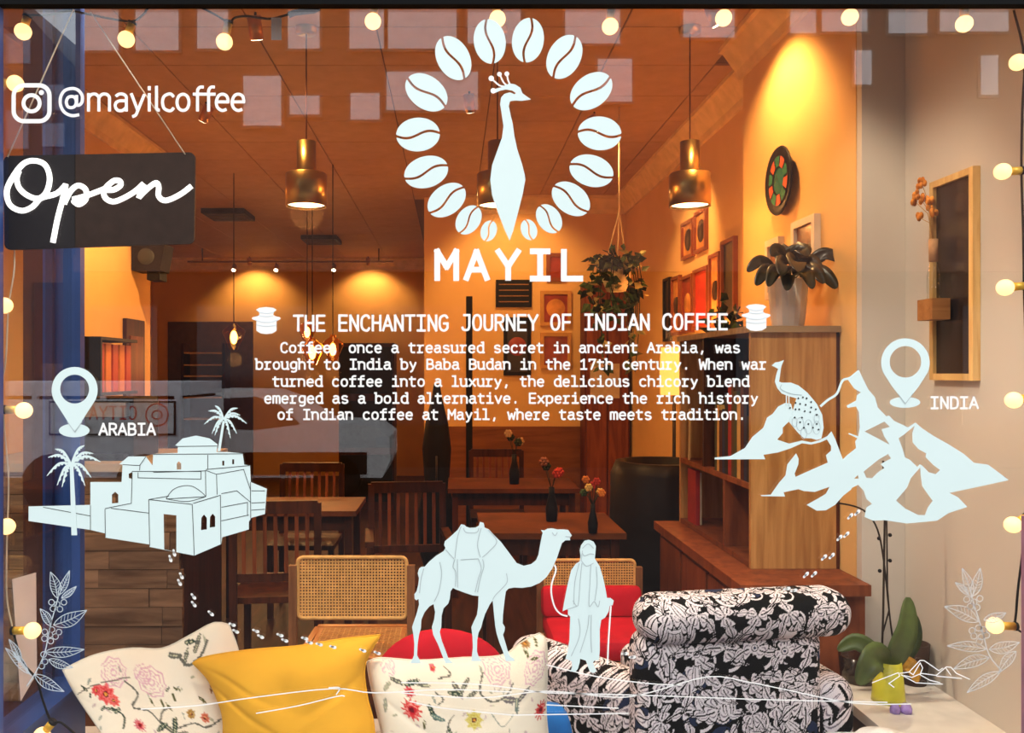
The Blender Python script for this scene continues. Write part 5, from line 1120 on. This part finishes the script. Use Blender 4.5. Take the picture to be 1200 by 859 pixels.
# dark tables and chairs
def table(label, x, y, w, d, h=.75):
    t = thing('cafe_table', label, 'table', (x, y, 0), 'dark cafe tables')
    MB().box(x-w/2, x+w/2, y-d/2, y+d/2, h-.03, h).build('tabletop', mat('dark varnished top', (.13, .034, .008), .55, var=.3, scale=6), t)
    for sx_ in (-1, 1):
        for sy_ in (-1, 1): MB().box(x+sx_*(w/2-.05)-.02, x+sx_*(w/2-.05)+.02, y+sy_*(d/2-.05)-.02, y+sy_*(d/2-.05)+.02, 0, h-.031).build('leg', DARKW, t)
    MB().box(x-w/2+.05, x+w/2-.05, y-d/2+.05, y-d/2+.07, h-.12, h-.031).build('apron', DARKW, t)
table('dark square cafe table behind the camel and traveller', .50, 4.52, .72, .62)
table('dark cafe table in the middle of the room', .42, 6.1, .9, .6)
table('dark cafe table at left behind the village decal', -1.0, 5.15, .9, .55)
def wood_chair(label, loc, rz, arms=False, first=[None]):
    t = thing('slat_chair', label, 'chair', (0, 0, 0), 'dark slat back chairs')
    MB().box(-.21, .21, -.42, 0, .43, .46).build('seat', DARKW, t)
    for s in (-1, 1):
        MB().bar((s*.20, 0, 0), (s*.20, .04, .92), .035, .03).build('leg', DARKW, t); MB().bar((s*.19, -.40, 0), (s*.19, -.40, .43), .035, .03).build('leg', DARKW, t)
        if arms: MB().bar((s*.21, .02, .66), (s*.21, -.36, .66), .045, .03).build('arm', DARKW, t); MB().bar((s*.21, -.36, .46), (s*.21, -.36, .65), .03, .03).build('arm_post', DARKW, t)
    MB().bar((-.20, .04, .90), (.20, .04, .90), .03, .06).build('top_rail', DARKW, t); MB().bar((-.20, .015, .56), (.20, .015, .56), .025, .04).build('lower_rail', DARKW, t)
    for k in range(7): MB().bar((-.15+k*.05, .018, .58), (-.15+k*.05, .038, .88), .018, .012).build('back_slat', REDW, t)
    t.location = loc; t.rotation_euler.z = rz; return t
wood_chair('dark slat back armchair behind the left half of the camel', (-.25, 4.75, 0), .1, True)
wood_chair('dark slat back chair with its back to the window, behind the village', (-.85, 4.12, 0), math.pi+.1)
wood_chair('dark slat back chair facing the window at the left table', (-.95, 5.75, 0), 0)
wood_chair('dark slat back chair at the middle table', (.35, 6.75, 0), 0)
# tub chair
t = thing('tub_chair', 'black round backed tub chair beside the bookcase shelves', 'chair', (1.0, 4.9, 0))
q = []; n = 20
for z, r in ((.05, .24), (.3, .29), (.6, .31), (.95, .30), (1.02, .27), (1.02, .22), (.6, .22), (.45, .22), (.45, 0)):
    for k in range(n): a = 2*math.pi*k/n; q.append((1.24+r*math.cos(a), 5.05+r*math.sin(a), z))
MB().add(q, [(i*n+k, i*n+(k+1) % n, (i+1)*n+(k+1) % n, (i+1)*n+k) for i in range(8) for k in range(n)], True).build('shell', mat('black leather', (.012, .008, .007), .45), t)
for k in range(3): MB().tube([(1.24+.15*math.cos(k*2.1), 5.05+.15*math.sin(k*2.1), .06), (1.24+.18*math.cos(k*2.1), 5.05+.18*math.sin(k*2.1), 0)], .015, 8).build('leg', DARKW, t)
# vases with flowers
def vase(label, x, y, z, cols, bottle=BLACK, n=4, s=1.0, sp=.05):
    t = thing('flower_vase', label, 'vase', (x, y, z))
    MB().lathe((x, y, z+.001), [(0, 0), (.022*s, 0), (.026*s, .05*s), (.012*s, .11*s), (.012*s, .14*s), (.0, .14*s)], 14).build('vase_body', bottle, t)
    for k in range(n):
        a = 6.28*k/n+.5; e = (x+sp*math.cos(a), y+sp*math.sin(a), z+.20*s+.03*(k % 3)); MB().tube([(x, y, z+.13*s), ((x+e[0])/2, (y+e[1])/2, z+.18*s), e], .002, 5).build('stem', LG[1], t)
        mb = MB()
        for j in range(6): b = 6.28*j/6; mb.ball((e[0]+.012*s*math.cos(b), e[1], e[2]+.012*s*math.sin(b)), .009*s, 6)
        mb.ball(e, .010*s, 6); mb.build('bloom', cols[k % len(cols)], t)
vase('dark vase with a red bloom on the square table behind the camel', .53, 4.55, .75, [mat('red petals', (.5, .04, .02), .7), LG[1], mat('dull rose', (.3, .1, .05), .7)], s=1.3)
vase('dark vase with a pale bloom on the middle table', .44, 6.05, .75, [mat('pale petals', (.5, .3, .15), .7), LG[1]], s=1.5)
vase('vase of yellow and red blooms above the cane back behind the traveller', .695, 4.22, .75, [mat('yellow petals', (.75, .48, .12), .7), mat('red petals', (.5, .04, .02), .7), mat('orange petals', (.7, .2, .03), .7), LG[0]], n=7, s=1.0, sp=.045)
bpy.data.objects['flower_vase.002'].location.z -= 0

# ================= the street outside, behind the camera
struct('ground', MB().box(-30, 30, -30, 2.0, -.30, -.15), mat('grey paving', (.028, .024, .022), .85, var=.15, scale=2)).name = 'pavement'
bpy.data.objects['pavement']['kind'] = 'structure'
fb = thing('brick_building', 'brick building with tall white-curtained windows across the street, mirrored in the glass', 'building', (0, -11, 0))
MB().box(-6.67, 14, -12, -11, -.15, 9.2).box(-6.67, 14, -11.02, -10.9, 3.3, 3.6).box(-6.67, 14, -11.02, -10.85, 9.0, 9.4).build('wall', mat('brown brick', (.16, .080, .058), .85, var=.25, scale=5), fb)
wm = mat('pale curtain', (.85, .78, .78), .8, var=.08, scale=6, stretch=(9, 1, 1)); wf = mat('brown frame', (.20, .13, .10), .6)
def fwin(x0, x1, y0, y1):
    a = P(x0, y1, 15.1); b = P(x1, y0, 15.1)
    w = MB().box(a[0]-.05, b[0]+.05, -11.0, -10.96, a[2]-.05, b[2]+.05).build('window', wf, fb)
    MB().box(a[0], b[0], -10.959, -10.95, a[2], b[2]).build('curtain', wm, w)
for q in ((232, 268, 10, 58), (338, 375, -20, 58), (410, 450, -20, 58), (455, 535, -20, 58), (548, 610, -20, 52), (662, 726, -20, 52), (100, 140, -20, 60), (160, 210, -20, 60), (286, 330, 90, 148), (340, 375, 113, 135), (411, 445, 110, 141), (453, 560, 85, 130), (925, 955, -20, 40), (962, 1015, -20, 38), (1040, 1085, -20, 40), (1100, 1180, -20, 38), (1148, 1168, 66, 112), (1000, 1020, 60, 100), (800, 860, -20, 45), (700, 740, 70, 120)): fwin(*q)
MB().box(-6.67, 14, -10.998, -10.97, -.15, 3.29).build('added_dark_front', mat('added dark front band', (.022, .016, .014), .6), fb)  # added dark band that keeps street haze in the glass low
gh = thing('gabled_house', 'dark slate gabled house at the left end of the street, mirrored in the glass', 'house', (-9, -11, -.15))
gp = [(q[0], -11.0, q[2]) for q in (P(x, y, 15.1) for x, y in ((-260, 250), (-120, 60), (-30, -50), (25, 8), (87, 78), (87, 570), (-260, 570)))]; gn = len(gp)
MB().add(gp+[(a, b-4, c) for a, b, c in gp], [tuple(range(gn)), tuple(range(gn, 2*gn))[::-1]]+[(i, (i+1) % gn, gn+(i+1) % gn, gn+i) for i in range(gn)]).build('wall', mat('dark slate', (.06, .058, .075), .8), gh)
for (x0, x1, y0, y1) in ((8, 36, 40, 75), (50, 76, 100, 130), (50, 76, 145, 172), (8, 34, 130, 175)):
    a = P(x0, y1, 15.1); b = P(x1, y0, 15.1); MB().box(a[0], b[0], -10.999, -10.96, a[2], b[2]).build('window', mat('blue grey pane', (.22, .25, .36), .3), gh)
for i, (x0, x1) in enumerate(((-6.4, -5.2), (-4.5, -2.5), (-1.8, .2), (5, 8), (9, 12))):
    w = MB().box(x0, x1, -10.969, -10.93, .6, 2.7).build('shopfront', mat('dark shop glass', (.03, .035, .045), .1), fb)
# white van with sign panel
vn = thing('van', 'white van with red lettered side panel parked across the street, mirrored in the glass', 'van', (-3.8, -4.9, -.15))
Yv = 9.1; D = -5.0
def M(x, y, dy=0): p = P(x, y, Yv); return (p[0], D+dy, p[2])
xa, xb = M(-60, 0)[0], M(212, 0)[0]
VW = mat('van white', (.86, .83, .86), .4)
MB().box(xa, xb, D-1.6, D, M(0, 560)[2], M(0, 468)[2]).build('body', VW, vn)
MB().box(xa, xb, D-1.6, D, M(0, 464)[2], M(0, 448)[2]).build('roof', VW, vn)
for x in (40, 120, 207): MB().box(M(x-3, 0)[0], M(x+3, 0)[0], D-.1, D, M(0, 468)[2], M(0, 464)[2]).build('pillar', VW, vn)
MB().box(xa+.1, xb-.05, D-1.5, D-.05, M(0, 468)[2], M(0, 464)[2]).build('window_band', BLACK, vn)
MB().box(M(58, 0)[0], M(206, 0)[0], D+.001, D+.02, M(0, 510)[2], M(0, 470)[2]).build('panel_frame', BLACK, vn)
MB().box(M(60, 0)[0], M(204, 0)[0], D+.02, D+.03, M(0, 508)[2], M(0, 472)[2]).build('sign_panel', mat('sign white', (.78, .76, .76), .5), vn)
mb = MB(); RL = mat('red lettering', (.65, .04, .03), .5)
pl = lambda x, y: M(x, y, .033)
for i, ch in enumerate('CITYA'):
    # the word reads correctly in the street, so it is mirrored in the glass
    x0 = 162-i*11.5
    glyph(ch, 0, 0, 1, 1, 1, MB(), lambda x, y: (0, 0, 0))
    glyph(ch, 0, 0, 1.75, 2.1, 1.8, mb, lambda x, y, x0=x0: pl(x0-x, 491+y))
mb.ribbon(ell(185, 486, 13, 13, 24), 1.6, True, pl); mb.ribbon(ell(185, 486, 6, 5, 12), 1.6, True, pl); mb.build('lettering', RL, vn)
for x in (60, 170): MB().lathe((M(x, 0)[0], D-.15, M(0, 572)[2]+.05), [(0, .2), (.30, .2), (.33, .1), (.33, 0), (0, 0)], 20, 'y').build('wheel', BLACK, vn)
# silver car
cr = thing('car', 'silver white saloon car parked across the street, mirrored in the glass', 'car', (-2.2, -7.5, -.15))
Yv = 11.6; D = -7.5
prof = [(80, 560), (78, 520), (90, 498), (150, 490), (200, 464), (240, 457), (305, 458), (338, 470), (372, 494), (440, 500), (456, 512), (457, 540), (448, 560)]
a = [M(x, y) for x, y in prof]; n = len(a); vs = a+[(p[0], p[1]-1.6, p[2]) for p in a]
MB().add(vs, [tuple(range(n)), tuple(range(n, 2*n))[::-1]]+[(i, (i+1) % n, n+(i+1) % n, n+i) for i in range(n)]).build('body', mat('car silver', (.86, .82, .79), .3), cr)
wq = [M(x, y, .004) for x, y in ((180, 491), (212, 469), (300, 465), (328, 475), (352, 497), (300, 504), (180, 500))]; MB().add(wq, [(0, 1, 2, 3, 4, 5, 6)]).build('window_glass', mat('car glass', (.05, .05, .06), .1), cr)
for x in (140, 395): MB().lathe((M(x, 0)[0], D-.1, M(0, 560)[2]), [(0, .12), (.2, .12), (.31, .12), (.33, .05), (.33, -.1)], 22, 'y').build('wheel', BLACK, cr)
MB().box(M(120, 0)[0], M(430, 0)[0], D+.001, D+.02, M(0, 556)[2], M(0, 530)[2]).build('sill', BLACK, cr)
MB().box(M(255, 0)[0], M(262, 0)[0], D+.006, D+.02, M(0, 503)[2], M(0, 464)[2]).build('door_pillar', MATS['car silver'], cr)
MB().box(M(440, 0)[0], M(454, 0)[0], D-.3, D+.005, M(0, 522)[2], M(0, 512)[2]).build('headlight', WHITE, cr)

for o in bpy.data.objects:
    if '_w' in o: del o['_w']
